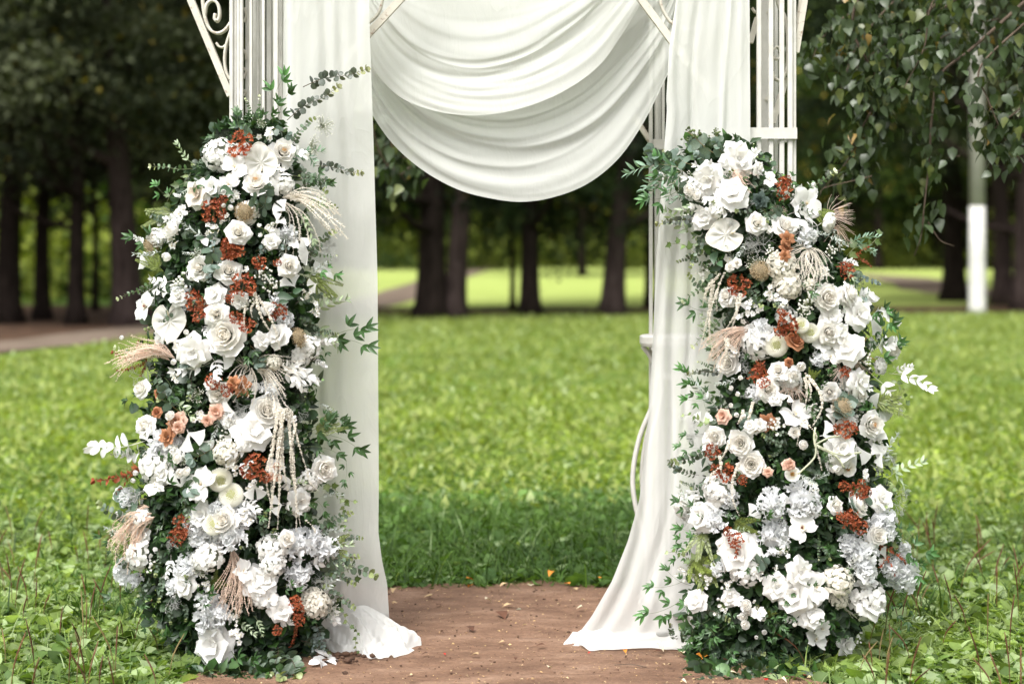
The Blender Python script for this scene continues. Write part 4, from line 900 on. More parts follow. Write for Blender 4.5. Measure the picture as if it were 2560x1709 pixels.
def s_seed(rng):
    g = G(); sp = smooth_path([(0, 0, 0), (.4, .08, .02), (.8, .02, .02), (1, 0, 0)], 12); tube(g, sp, .010, 5, (0.22, 0.17, 0.08)); subs = []
    for k in range(22): p = np.array([rng.uniform(.74, 1.06), rng.normal(0, .10), rng.normal(.02, .05)]); tube(g, [(.78, .02, .01), (p+np.array([.78, .02, .01]))/2, p], .005, 3, (0.18, 0.2, 0.08), cap=False); ball(g, p, .032*rng.uniform(.8, 1.2), np.array((0.13, 0.18, 0.06))*rng.uniform(.7, 1.4))
    for t, sd in ((.35, 1), (.55, -1), (.62, 1)):
        V, Fc, C = leaf_patch(.3, .22, 'round', 2, 5, .1, .4); gg = G(); gg.add(V, Fc, C*np.array(EUC), 0, Matrix.Translation((t, .05, .02)) @ Matrix.Rotation(-math.pi/2+sd*.9, 4, 'Z') @ Matrix.Rotation(rng.normal(0, .3), 4, 'Y')); subs.append(('leaf', gg))
    return g, subs
def s_dollar(rng):   # few large round leaves
    return s_spray(rng, 4, .36, .92, 'round', (0.075, 0.12, 0.075), (0.12, 0.17, 0.14), True, 60, .05, .03, .25, taper=.15, twist=.6, stemc=(0.28, 0.20, 0.09), stemr=.008)
def s_big(rng): return s_spray(rng, 2, .75, .5, 'point', (0.035, 0.08, 0.035), None, False, 25, .04, .12, .4, twist=.3, stemr=.01)
KINDS = dict(
    rose=('rose', f_rose, 'petal', 4), peony=('peony', lambda r: f_peony(r), 'petal', 3), peonyc=('peony', lambda r: f_peony(r, CREAM, WH, (0.75, 0.42, 0.08)), 'petal', 2),
    open=('open_rose', f_open, 'petal', 2), petals=('magnolia', lambda r: f_open(r, WH, WH), 'petal', 3), ranun=('ranunculus', f_ranun, 'petal', 2), carn=('carnation', f_carnation, 'petal', 4),
    hydra=('hydrangea', f_hydra, 'floret', 4), hydrac=('hydrangea', lambda r: f_hydra(r, (0.80, 0.77, 0.69), 40, .24), 'floret', 2), orchid=('orchid', f_orchid, 'petal', 2), orchw=('orchid', lambda r: f_orchid(r, WH, CREAM, (0.7, 0.6, 0.4)), 'petal', 2),
    anth=('anthurium', f_anthurium, None, 1), pomp=('pompon_chrysanthemum', f_pompon, None, 1), sponge=('dried_allium', f_sponge, None, 2), bud=('flower_bud', f_bud, 'petal', 2), poppy=('poppy', f_poppy, 'petal', 2),
    fan=('fan_petal_flower', f_fan, 'petal', 4), star=('star_flower_spray', f_starfl, 'floret', 3), black=('star_flower_spray', lambda r: f_starfl(r, WH, 5, .42, (0.02, 0.02, 0.02)), 'floret', 1), bell=('bell_flower_spray', lambda r: f_starfl(r, WH, 11, .26, (0.6, 0.6, 0.3), True), 'floret', 2),
    berry=('white_berry_spray', f_berries, None, 2), breath=('babys_breath', f_breath, None, 2), tan=('tan_blossom', f_succ, 'petal', 2), succ=('succulent', lambda r: f_succ(r, (0.05, 0.075, 0.065), (0.09, 0.125, 0.11)), 'petal', 1),
    crose=('copper_rose', lambda r: f_rose(r, (0.42, 0.17, 0.09), COPPER), 'petal', 2), prose=('peach_rose', lambda r: f_open(r, (0.62, 0.38, 0.28), (0.74, 0.52, 0.42)), 'petal', 2), rust=('rust_blossom', f_blossom, None, 4),
    euc=('eucalyptus_sprig', s_euc, 'leaf', 4), blue=('eucalyptus_sprig', lambda r: s_euc(r, (0.15, 0.20, 0.19), None, (0.22, 0.27, 0.25)), 'leaf', 2), char=('eucalyptus_sprig', s_char, 'leaf', 2), nan=('nandina_sprig', s_nan, 'leaf', 4), nanl=('nandina_sprig', lambda r: s_nan(r, (0.07, 0.17, 0.05)), 'leaf', 2),
    willow=('willow_sprig', s_willow, 'leaf', 2), white=('white_leaf_sprig', s_white, 'leaf', 3), whitep=('white_leaf_sprig', s_whitep, 'leaf', 3), rusts=('rust_leaf_sprig', s_rust, 'leaf', 3), small=('green_sprig', s_small, 'leaf', 2), dusty=('grey_leaf_sprig', s_dusty, 'leaf', 2),
    pale=('pale_leaf_sprig', s_pale, 'leaf', 2), ivy=('ivy_vine', s_ivy, 'leaf', 3), ivyl=('ivy_vine', lambda r: s_ivy(r, (0.12, 0.22, 0.06), 3), 'leaf', 2), silver=('silver_twigs', s_silver, None, 2), fern=('fern_sprig', s_fern, None, 2), pampas=('pampas_plume', s_pampas, None, 3), plume=('peach_plume', s_plume, None, 3), wisp=('peach_grass', s_wisp, None, 2),
    seed=('seeded_sprig', s_seed, 'leaf', 2), dollar=('eucalyptus_sprig', s_dollar, 'leaf', 3), big=('large_leaf_sprig', s_big, 'leaf', 2))
SPR = {'euc', 'blue', 'char', 'nan', 'nanl', 'willow', 'white', 'whitep', 'rusts', 'small', 'dusty', 'pale', 'ivy', 'ivyl', 'silver', 'fern', 'pampas', 'plume', 'wisp', 'seed', 'dollar', 'big'}
LEAFY = {'euc', 'blue', 'char', 'nan', 'nanl', 'willow', 'small', 'dusty', 'pale', 'ivy', 'ivyl', 'fern', 'seed', 'dollar', 'big'}
PROTO = {}
def proto(kind, v):
    if (kind, v) in PROTO: return PROTO[kind, v]
    nm, fn, piece, nvar = KINDS[kind]; mat = LEAF if kind in LEAFY else PETAL if kind not in ('rust', 'rusts') else LEAFR
    g, subs = fn(np.random.RandomState(100+v+sum(map(ord, kind)))); j = G().merge(g)
    for _, s in subs: j.merge(s)
    body = mesh_of(nm, g, mat) if g.n else None
    PROTO[kind, v] = (nm, body, [(s[0], mesh_of(s[0], s[1], mat)) for s in subs], mesh_of(nm, j, mat)); return PROTO[kind, v]
LEAFR = thin_mat('rust_leaf', 0.22, 0.55, 0.3, 0.22, 0.15, 60, (1.3, 0.9, 0.7))


REG = {'L1': (240, 150, 3.2625), 'L2': (240, 600, 3.2625), 'L3': (220, 1040, 3.2625), 'L4': (240, 1300, 2.7314), 'R1': (1560, 290, 3.2625), 'R2': (1600, 700, 3.2625), 'R3': (1600, 1120, 3.2625), 'R4': (1360, 1300, 2.7314)}
# kind x y size (flowers) or kind x0 y0 x1 y1 (sprays), measured on enlarged crops of the photograph
DATA = {
'L1': """char 1690 220 2200 105;char 1560 490 1980 245;char 1770 865 2150 940;nan 1250 700 1130 440;nan 1150 700 930 650;nan 1480 560 1560 240;small 1330 520 1340 300;small 1290 480 1230 320;nanl 1440 520 1500 130;
rust 1190 690 230;star 1395 610 170;breath 1860 540 190;breath 1780 690 180;breath 1350 520 90;peonyc 1520 755 190;peonyc 1315 1020 205;anth 1345 840 290;hydra 1010 780 240;orchw 1130 880 190;orchw 1090 1020 170;petals 1200 760 150;open 835 1100 250;petals 950 1040 130;bud 1040 1080 75;bud 1035 1185 62;bud 1105 1210 75;
rust 960 1230 200;rust 1035 1140 85;sponge 1215 1240 165;dollar 1380 1280 1400 1060;dollar 1420 1220 1300 1160;pampas 1520 1120 2130 1350;pampas 1530 1150 1840 1570;pampas 1530 1120 2020 1170;fan 1500 1200 140;fan 1455 1030 120;fan 1500 1300 110;fan 1650 1490 170;
star 1060 1280 130;star 700 1220 150;star 960 1380 160;bell 1390 1380 230;small 700 1230 630 1240;white 560 1370 500 1290;white 420 1490 310 1450;ranun 630 1390 150;ranun 505 1450 170;sponge 465 1520 165;rose 1160 1410 210;rust 1110 1540 190;blue 1300 1560 1560 1520;blue 930 1400 960 1540;
big 840 960 1020 1030;ivyl 1560 960 1720 940;nan 760 960 830 1010;euc 900 800 790 860;euc 1650 900 1880 1060;euc 1700 1150 1960 1190;willow 1560 820 1820 720;willow 1640 760 1800 830;euc 1600 700 1760 470;dollar 1420 560 1560 600;dollar 1300 620 1200 570;small 860 880 800 850;petals 1430 1480 110;dusty 900 1440 700 1330;dusty 860 950 720 1080;white 720 1110 640 1100;pale 1620 1220 1780 1450;nan 1350 580 1240 470;nan 1300 560 1430 420;star 1510 900 90""",
'L2': """fan 410 150 170;rose 850 230 215;rose 1080 260 220;rose 1570 210 190;bud 585 140 120;blue 850 300 1000 170;blue 880 180 930 330;rust 1200 370 210;rust 1110 80 200;rust 1330 190 120;rust 1480 180 70;rust 810 490 180;rust 860 600 160;rust 1470 590 160;rust 1230 700 140;rust 1140 635 110;rust 1090 480 80;
whitep 640 330 460 330;fan 490 420 80;fan 560 425 80;berry 690 370 210;berry 1370 270 160;berry 1430 370 170;berry 1260 500 160;star 1230 240 75;orchid 410 545 230;anth 600 660 300;rose 985 605 210;peony 1070 780 290;fan 1860 270 190;fan 1760 370 100;fan 1690 100 160;fan 1580 340 160;big 1430 480 1600 420;big 1330 520 1490 500;
small 460 350 180 465;euc 1620 520 1880 440;euc 1650 640 1850 750;nan 1830 850 2190 690;nan 1860 820 2220 840;nan 1850 830 1860 960;sponge 1640 800 165;petals 1490 780 170;petals 1350 820 120;plume 640 960 170 850;plume 600 980 300 820;
rusts 420 960 140 940;rusts 380 960 330 830;rusts 420 980 190 1080;rusts 400 950 380 1100;bud 215 795 58;bud 640 990 78;bud 740 755 72;petals 800 910 230;ranun 690 865 120;dollar 1260 860 1340 1000;dollar 760 900 740 1010;euc 720 800 780 780;silver 780 480 780 620;whitep 930 1000 650 1080;whitep 940 950 1000 1110;whitep 860 700 900 760;
pampas 1270 1010 1720 930;pampas 1250 1020 1060 1130;pampas 1270 1040 1280 1350;pampas 1290 1030 1660 1390;pampas 1290 1030 1600 1220;pampas 1230 1060 1200 930;whitep 1480 1040 1700 1200;whitep 1500 1020 1780 1120;whitep 1500 1060 1620 1010;hydra 1660 960 150;rust 960 1150 130;rust 1070 1220 110;tan 1190 1190 170;tan 1120 1160 110;
rose 1000 1250 200;rose 380 1215 170;crose 525 1250 115;crose 500 1405 95;peony 1390 1400 230;rose 1090 1470 145;rose 400 1510 170;ranun 610 1435 85;prose 670 1480 170;prose 980 1400 140;prose 910 1470 100;ivyl 1720 1240 1840 1140;ivyl 1690 1200 1710 1330;euc 770 1020 770 1290;nan 1750 1540 2010 1440;nan 1780 1500 1990 1530;nan 420 1230 250 1330;nan 560 1120 640 1280;nan 1200 1340 1240 1240;
silver 1650 1400 1750 1480;dusty 1780 1330 1940 1390;white 1700 880 1920 820;hydra 1730 880 180;dusty 900 100 720 110;star 640 30 180;breath 820 120 120;white 1750 980 1870 1020;petals 970 450 160;petals 1170 490 120;euc 640 560 420 740;nan 920 1360 830 1300;pale 640 1330 780 1420;star 1790 560 150;breath 820 1260 160;fan 560 810 110;breath 460 920 110;hydrac 1450 1000 120;petals 1400 560 90""",
'L3': """white 470 200 50 270;white 480 260 300 330;rose 480 80 175;tan 720 60 150;prose 740 90 110;tan 650 165 150;whitep 1420 60 1180 190;whitep 1400 120 1180 320;whitep 1440 110 1260 240;petals 1340 130 260;fan 850 200 210;fan 960 240 140;carn 610 240 230;hydra 570 400 270;ranun 735 345 95;ranun 755 465 82;ranun 810 455 82;breath 770 350 110;
rusts 470 380 70 560;rusts 450 390 190 520;rusts 360 420 250 630;bud 395 460 72;bud 375 525 68;bud 585 590 44;poppy 265 635 125;nan 1700 180 2090 40;nan 1850 140 2220 240;nan 1750 250 2060 290;nan 1800 60 2000 -20;nan 2090 320 2110 540;nan 1700 600 1900 520;nan 1700 560 1800 800;nan 1800 640 1950 780;nan 1750 800 1980 860;
peony 1915 430 190;ivy 1900 540 2160 700;ivy 2080 650 2090 840;ivy 2050 860 2120 930;rust 1360 420 215;rust 1440 500 90;star 1280 450 180;star 1350 570 150;star 1180 400 150;pomp 1075 515 165;pomp 1170 645 165;peony 1120 850 200;pomp 1030 885 150;plume 520 790 150 1030;plume 500 740 380 760;plume 540 820 290 1120;
prose 1540 410 62;prose 1490 495 78;prose 1550 500 68;nan 560 620 780 560;nan 700 700 560 640;nan 740 780 860 720;nan 620 820 580 1000;nan 700 560 820 640;orchw 930 560 240;fan 920 660 200;fan 740 520 170;bud 265 800 115;rust 770 870 160;rust 720 990 140;rust 790 950 120;ranun 385 910 115;petals 440 960 120;
carn 910 870 230;carn 1170 980 240;carn 1290 800 200;carn 910 980 170;star 1270 830 210;hydra 430 1120 240;carn 310 1260 190;carn 390 1360 150;hydra 980 1150 220;carn 840 1250 240;carn 720 1390 150;carn 1720 1050 250;carn 1700 1290 230;carn 1930 1070 250;carn 1820 980 160;hydra 1500 1080 220;hydra 1510 1200 180;rose 1620 1000 140;
petals 1380 1350 220;hydra 1420 1480 150;plume 1170 1070 1240 1560;plume 1180 1250 1340 1600;euc 580 1080 560 1300;euc 600 1280 590 1500;euc 520 1300 420 1480;bell 980 1380 170;fern 1010 1400 1130 1280;ivy 1840 1200 2170 1340;euc 1850 1210 2340 1270;euc 1900 1260 2170 1350;euc 2020 1020 2230 980;ivy 1900 1350 2100 1500;euc 1450 980 1430 800;euc 1500 1330 1540 1250;nan 1560 1400 1720 1390;
nan 920 1450 980 1520;hydrac 1830 1500 200;rust 1690 1510 110;nan 300 1060 180 1120;nan 400 1450 470 1530;nan 1400 700 1440 820;euc 430 330 470 250;ivy 870 340 860 420;silver 480 600 330 760;silver 1700 60 1720 180;euc 1350 1050 1250 1080;dusty 560 960 600 900;pale 1600 560 1760 530;nan 320 1000 80 1000;nan 620 380 700 360;hydrac 1130 300 200;nan 1580 880 1640 760;petals 1720 700 180;nan 880 1120 760 1100;carn 1050 760 120""",
'L4': """carn 770 560 170;carn 780 680 200;carn 850 640 140;petals 810 850 230;hydra 840 920 230;rust 1370 600 110;rust 1380 680 90;rusts 1360 700 1340 860;blue 1500 690 1490 900;blue 1500 700 1560 880;euc 1400 820 1600 900;euc 1190 880 1290 1080;euc 1240 860 1200 1060;euc 1280 940 1390 1060;nan 900 860 1010 1060;nan 1000 920 1130 1040;nan 640 760 660 900;nan 400 560 280 620;nan 420 640 350 760;nan 500 700 540 860;nan 300 500 240 500;
petals 1260 610 140;orchw 1180 540 110;star 960 770 140;white 1560 900 1550 990;hydrac 1500 570 190;breath 1620 600 120;ivy 1640 500 1730 720;ivy 1770 720 1780 890;pale 1080 650 1140 770;pale 960 700 1080 760;bell 960 650 140;white 1240 700 1330 690;nan 1380 720 1480 680;euc 600 560 620 680;euc 480 560 520 700;nan 700 960 740 1000;nan 560 860 480 760;petals 1160 420 130;euc 1060 860 1140 960;nan 800 1000 720 1010;rust 1240 750 70;nan 1100 980 1040 1020""",
'R1': """seed 830 340 520 130;seed 840 320 740 120;dollar 700 330 550 230;dollar 560 400 420 330;dollar 720 380 600 330;dollar 420 380 220 300;dollar 420 380 240 360;dollar 840 330 740 230;willow 500 430 50 410;willow 500 450 150 560;willow 480 470 340 660;willow 480 440 180 640;willow 520 650 380 690;ivyl 1060 330 1190 350;ivyl 1130 460 1290 480;ivyl 1040 330 1050 260;small 1040 300 1060 230;
petals 930 350 230;rose 920 365 120;whitep 780 520 590 420;whitep 800 560 520 520;whitep 820 520 700 410;whitep 860 640 680 700;petals 700 520 230;petals 880 640 230;whitep 900 760 690 830;whitep 850 780 580 760;whitep 950 540 820 400;plume 840 440 1060 600;wisp 860 470 1050 640;ranun 545 600 110;ranun 600 650 90;rust 1290 590 190;rust 1330 530 90;bell 1320 640 140;
orchw 1470 720 260;fan 1430 680 200;fan 1540 600 150;fan 1530 660 110;bud 1540 560 60;succ 1110 690 150;wisp 1250 810 1200 720;wisp 1260 800 1330 740;anth 830 970 290;rose 1080 880 180;rose 1310 905 210;ranun 1650 865 170;petals 650 840 160;char 620 820 275 865;euc 1060 780 920 790;euc 1110 750 1180 860;wisp 1660 820 1860 700;wisp 1680 850 1900 820;wisp 1700 900 1840 1080;
willow 1840 1040 2060 960;willow 1860 1040 2050 1100;silver 1180 1120 940 1000;silver 1160 1050 960 1100;silver 1400 960 1600 880;dusty 1500 960 1660 960;tan 1330 1000 120;tan 1320 1080 120;tan 1310 1140 90;pampas 1500 1090 1320 1080;pampas 1500 1080 1740 1340;pampas 1500 1080 1600 1390;pampas 1500 1080 1480 1430;pampas 1500 1070 1700 1200;pampas 1490 1090 1360 1280;
rusts 1860 1180 1980 1060;rusts 1860 1160 2020 1210;rust 1810 1260 150;euc 640 960 560 1230;euc 640 1060 450 1195;big 720 1090 780 1180;big 820 1190 730 1290;rose 920 1200 82;rose 865 1230 82;sponge 1110 1265 160;hydrac 1290 1230 250;hydra 1340 1400 150;rust 935 1390 190;rose 850 1480 170;blue 1860 1330 2080 1360;blue 1940 1380 1960 1530;berry 1560 1390 110;berry 1500 1500 150;
peony 1650 1480 200;rose 1830 1450 190;fan 1990 1480 160;star 1200 1470 170;star 1310 1520 120;pale 1760 1200 1900 1370;whitep 1740 1200 1880 1190;dusty 1660 980 1820 1050;euc 1000 1400 1060 1540;euc 1160 1400 1240 1540;bell 650 1290 130;breath 640 1260 120;nan 720 1420 740 1540;nan 1180 580 1120 500;orchw 1180 520 120;petals 1090 430 110;euc 660 690 740 700;pale 660 700 400 790;nan 1400 640 1350 480""",
'R2': """peony 1520 160 190;rose 1690 130 190;black 840 290 130;black 960 255 120;black 900 195 90;berry 1370 200 160;berry 1330 260 110;fan 2030 290 210;petals 1780 280 200;fan 1920 340 200;fan 1920 480 180;fan 1870 130 140;rust 1190 370 190;rust 1155 270 80;rust 1150 430 100;carn 990 440 220;hydra 970 500 260;pomp 1110 530 160;pomp 1310 370 115;pomp 1380 430 135;
crose 1260 500 165;rose 1540 420 215;petals 1620 420 150;petals 1690 560 220;rose 1690 550 130;orchw 1480 520 150;orchw 1550 630 140;orchw 1650 480 100;peony 2050 570 150;ivy 1960 500 2060 700;ivy 1900 540 1930 480;plume 890 400 500 540;plume 900 420 700 540;wisp 890 400 800 370;peony 725 680 170;silver 900 560 700 560;silver 780 720 900 620;silver 860 900 900 960;rust 980 700 120;rust 970 790 170;rust 1010 830 100;
ranun 1310 700 78;ranun 1260 770 72;ranun 1215 785 72;crose 1215 670 78;rose 1130 740 155;rose 1040 890 195;petals 1100 960 110;bud 745 885 68;bud 800 930 68;bud 745 1025 62;bud 785 1095 68;bud 850 1105 68;bud 820 800 68;wisp 1240 870 1200 1010;wisp 1250 880 1380 970;wisp 1230 880 1110 930;rose 1545 910 170;rose 1790 940 165;sponge 1645 1050 180;orchw 1260 1100 250;tan 1040 1160 150;
prose 680 1110 130;fan 520 1130 150;fan 1950 985 180;fan 1990 1080 180;peonyc 1880 1180 190;rust 1670 1210 160;rust 1740 1200 110;rust 1600 1220 90;wisp 1690 640 1860 830;wisp 1640 720 1520 780;rust 1680 760 120;rusts 1800 600 1830 470;rusts 1840 620 1920 650;hydra 1950 700 130;whitep 2030 760 2360 860;whitep 2060 760 2200 700;whitep 1900 780 2110 1030;whitep 1700 800 1880 880;petals 1780 830 180;ivy 2040 800 2200 950;
nanl 560 940 330 750;nanl 620 950 370 990;nanl 560 1000 400 860;nan 540 1060 520 900;peony 610 1280 160;peony 820 1330 190;peony 910 1500 190;ranun 1650 1270 105;ranun 1325 1345 82;petals 1640 1380 200;fan 1780 1430 210;fan 1940 1330 210;fan 1930 1420 160;fan 1550 1260 180;nanl 560 1240 360 1280;nanl 520 1360 310 1370;nanl 540 1420 350 1470;nan 500 1180 440 1130;rust 590 1400 130;
euc 1000 1290 1230 1240;euc 1180 1340 1000 1280;euc 1160 1380 1060 1440;dusty 2000 1400 2110 1560;silver 2000 1380 2140 1480;char 700 740 400 745;small 620 720 480 660;prose 1220 1500 95;pale 1500 1400 1560 1500;nan 900 1000 980 1040;nan 1420 980 1460 880;fern 1390 820 1430 700;euc 700 320 760 200;nan 640 180 560 220;nan 760 620 560 580;dusty 800 800 620 850;breath 950 1190 130;petals 980 1180 90;
hydra 1700 1150 130;petals 1560 300 150;nan 1720 420 1820 380;euc 1640 300 1740 280;euc 880 60 1000 200;rose 720 130 150;euc 1100 150 1130 230;hydrac 1200 40 220;petals 900 1190 90;hydrac 1380 40 100;nan 1000 620 880 640;nan 1330 980 1420 1080;peony 1260 1240 80;nan 1500 620 1560 740;fan 1200 960 90;petals 1690 1050 100""",
'R3': """poppy 1245 215 125;poppy 1690 165 130;bud 1590 165 100;prose 1200 140 95;prose 1045 195 82;rust 700 200 160;rust 620 170 90;rust 840 260 90;hydra 650 340 240;carn 720 400 160;hydra 410 470 230;petals 510 560 200;carn 620 590 170;carn 1310 420 280;carn 1070 450 220;carn 1380 470 180;rust 1780 330 170;rust 1660 310 90;rust 1830 350 120;rust 1720 590 180;rust 1640 560 110;rust 1790 640 130;
peony 1760 465 200;rose 1590 465 150;petals 1960 420 180;carn 1950 590 240;peony 1930 710 150;carn 1990 680 180;orchid 1320 655 250;carn 1070 720 270;carn 1100 650 170;rust 790 760 150;rusts 760 700 800 880;rust 720 680 80;pale 760 680 880 660;petals 810 840 290;hydra 870 990 230;carn 1790 850 280;carn 1830 1000 190;carn 1690 800 160;carn 2120 1010 280;carn 2130 830 150;carn 2100 1090 180;carn 2030 960 170;
rusts 1900 790 2160 900;rusts 1920 800 2090 1010;rusts 1990 860 1960 980;nanl 620 640 330 680;nanl 560 700 330 820;nanl 520 660 480 560;nanl 440 780 290 920;nanl 360 1080 90 1150;nanl 380 1200 50 1380;nanl 420 1120 200 1000;nanl 460 1200 260 1390;nanl 400 1140 420 1300;fern 400 950 640 880;fern 420 880 620 960;fern 560 960 560 1180;bell 380 1010 170;bell 560 1060 180;bell 730 1110 170;bell 660 1280 170;
hydrac 1610 1080 240;hydrac 1620 1230 150;hydra 1840 1230 290;petals 1860 1260 230;petals 1110 1130 180;petals 1300 1010 190;petals 1260 1200 250;orchw 1440 1130 220;orchw 1420 1300 190;petals 1400 1380 170;orchw 1480 1470 140;nan 1200 1060 1220 1250;nan 1260 1100 1380 1240;nan 1180 1300 1030 1380;nan 1300 1300 1200 1390;nan 1130 1380 1220 1500;nan 1100 1480 1070 1560;nan 1320 1180 1420 1100;
ranun 870 1280 92;ranun 890 1330 72;ranun 845 1370 76;ranun 855 1440 78;bud 1005 1390 68;bud 1010 1495 70;bud 950 1540 52;bud 1260 1440 62;bud 810 1370 62;nan 2000 760 2180 640;nanl 2200 800 2300 1060;nan 2180 980 2280 920;nan 2100 1160 2200 1440;pale 2160 1400 2340 1400;nan 1900 1300 2120 1360;nanl 1960 1400 2140 1560;ivy 1960 160 2060 360;ivy 2000 300 2240 440;ivy 2060 260 2000 460;ivyl 1150 440 1160 560;
ivyl 1440 500 1560 560;small 1450 700 1450 900;euc 1440 780 1560 900;nan 1080 880 1180 820;nan 950 860 900 1000;nan 1600 900 1520 820;blue 340 180 220 110;euc 480 220 240 140;euc 460 300 330 280;euc 560 260 420 340;dusty 620 520 760 560;fern 760 600 1000 590;nan 900 600 1040 520;nan 1500 320 1440 440;fern 1000 1380 1040 1280;nan 700 1440 500 1560;nan 480 1420 640 1540;star 1110 975 60;euc 1480 130 1560 60;
nan 1650 1350 1500 1420;nan 1700 1420 1640 1560;nan 860 480 740 560;euc 300 1560 240 1440;petals 460 1240 150;ivy 840 120 820 220;nan 1060 60 1100 130;nan 1000 1000 1100 1060;nan 1680 950 1720 1010""",
'R4': """euc 1330 900 1500 900;euc 1480 880 1400 980;euc 1320 940 1420 990;euc 1500 930 1580 960;nan 1200 700 1080 860;nan 1160 640 1060 720;nan 1560 640 1580 820;nan 1460 640 1640 720;petals 2060 850 120;bell 2140 800 90;nan 1160 840 1150 930;nanl 1240 860 1300 940;nan 1700 900 1560 940;nan 1800 880 1660 960;nan 1240 580 1300 700;orchw 1850 820 150;nan 1000 680 1010 840;euc 1000 820 920 740;nan 1060 860 960 880;nan 1900 900 1960 860;nan 1700 780 1800 860"""}
SIL = {'L': [(150, 650, 50), (260, 650, 70), (330, 620, 95), (400, 615, 140), (480, 600, 175), (600, 590, 210), (750, 580, 225), (900, 580, 235), (1100, 575, 250), (1250, 565, 260), (1400, 575, 265), (1500, 590, 255), (1580, 610, 225), (1640, 620, 160), (1710, 620, 120)],
       'R': [(300, 1780, 70), (380, 1800, 110), (450, 1830, 150), (520, 1870, 185), (600, 1925, 200), (750, 1980, 205), (900, 1990, 215), (1100, 1985, 245), (1250, 1990, 265), (1400, 1985, 275), (1500, 1960, 265), (1580, 1930, 235), (1640, 1890, 200), (1710, 1880, 150)]}
def sil(side, py):
    s = SIL[side]; ys = [a for a, _, _ in s]; return np.interp(py, ys, [b for _, b, _ in s]), np.interp(py, ys, [c for _, _, c in s])
def surf(side, px, py, lift=0.0):
    cx, hw = sil(side, py); t = max(-1.0, min(1.0, (px-cx)/hw)); R_ = hw/707*0.95
    Y = 6.06-R_*0.8*math.sqrt(max(0, 1-t*t*0.9))-lift
    if CH-(py-HY)/F*Y < 0.015: Y = (CH-0.015)*F/(py-HY)
    nrm = Vector((t*0.75, -1, 0.25)).normalized(); return Y, nrm
def frame(z, x=None):
    z = z.normalized(); x = Vector((1, 0, 0)) if x is None else x
    x = (x-z*x.dot(z)).normalized(); y = z.cross(x); return Matrix((x, y, z)).transposed().to_4x4()
LIMIT = {'petal': 290, 'floret': 290, 'leaf': 295}
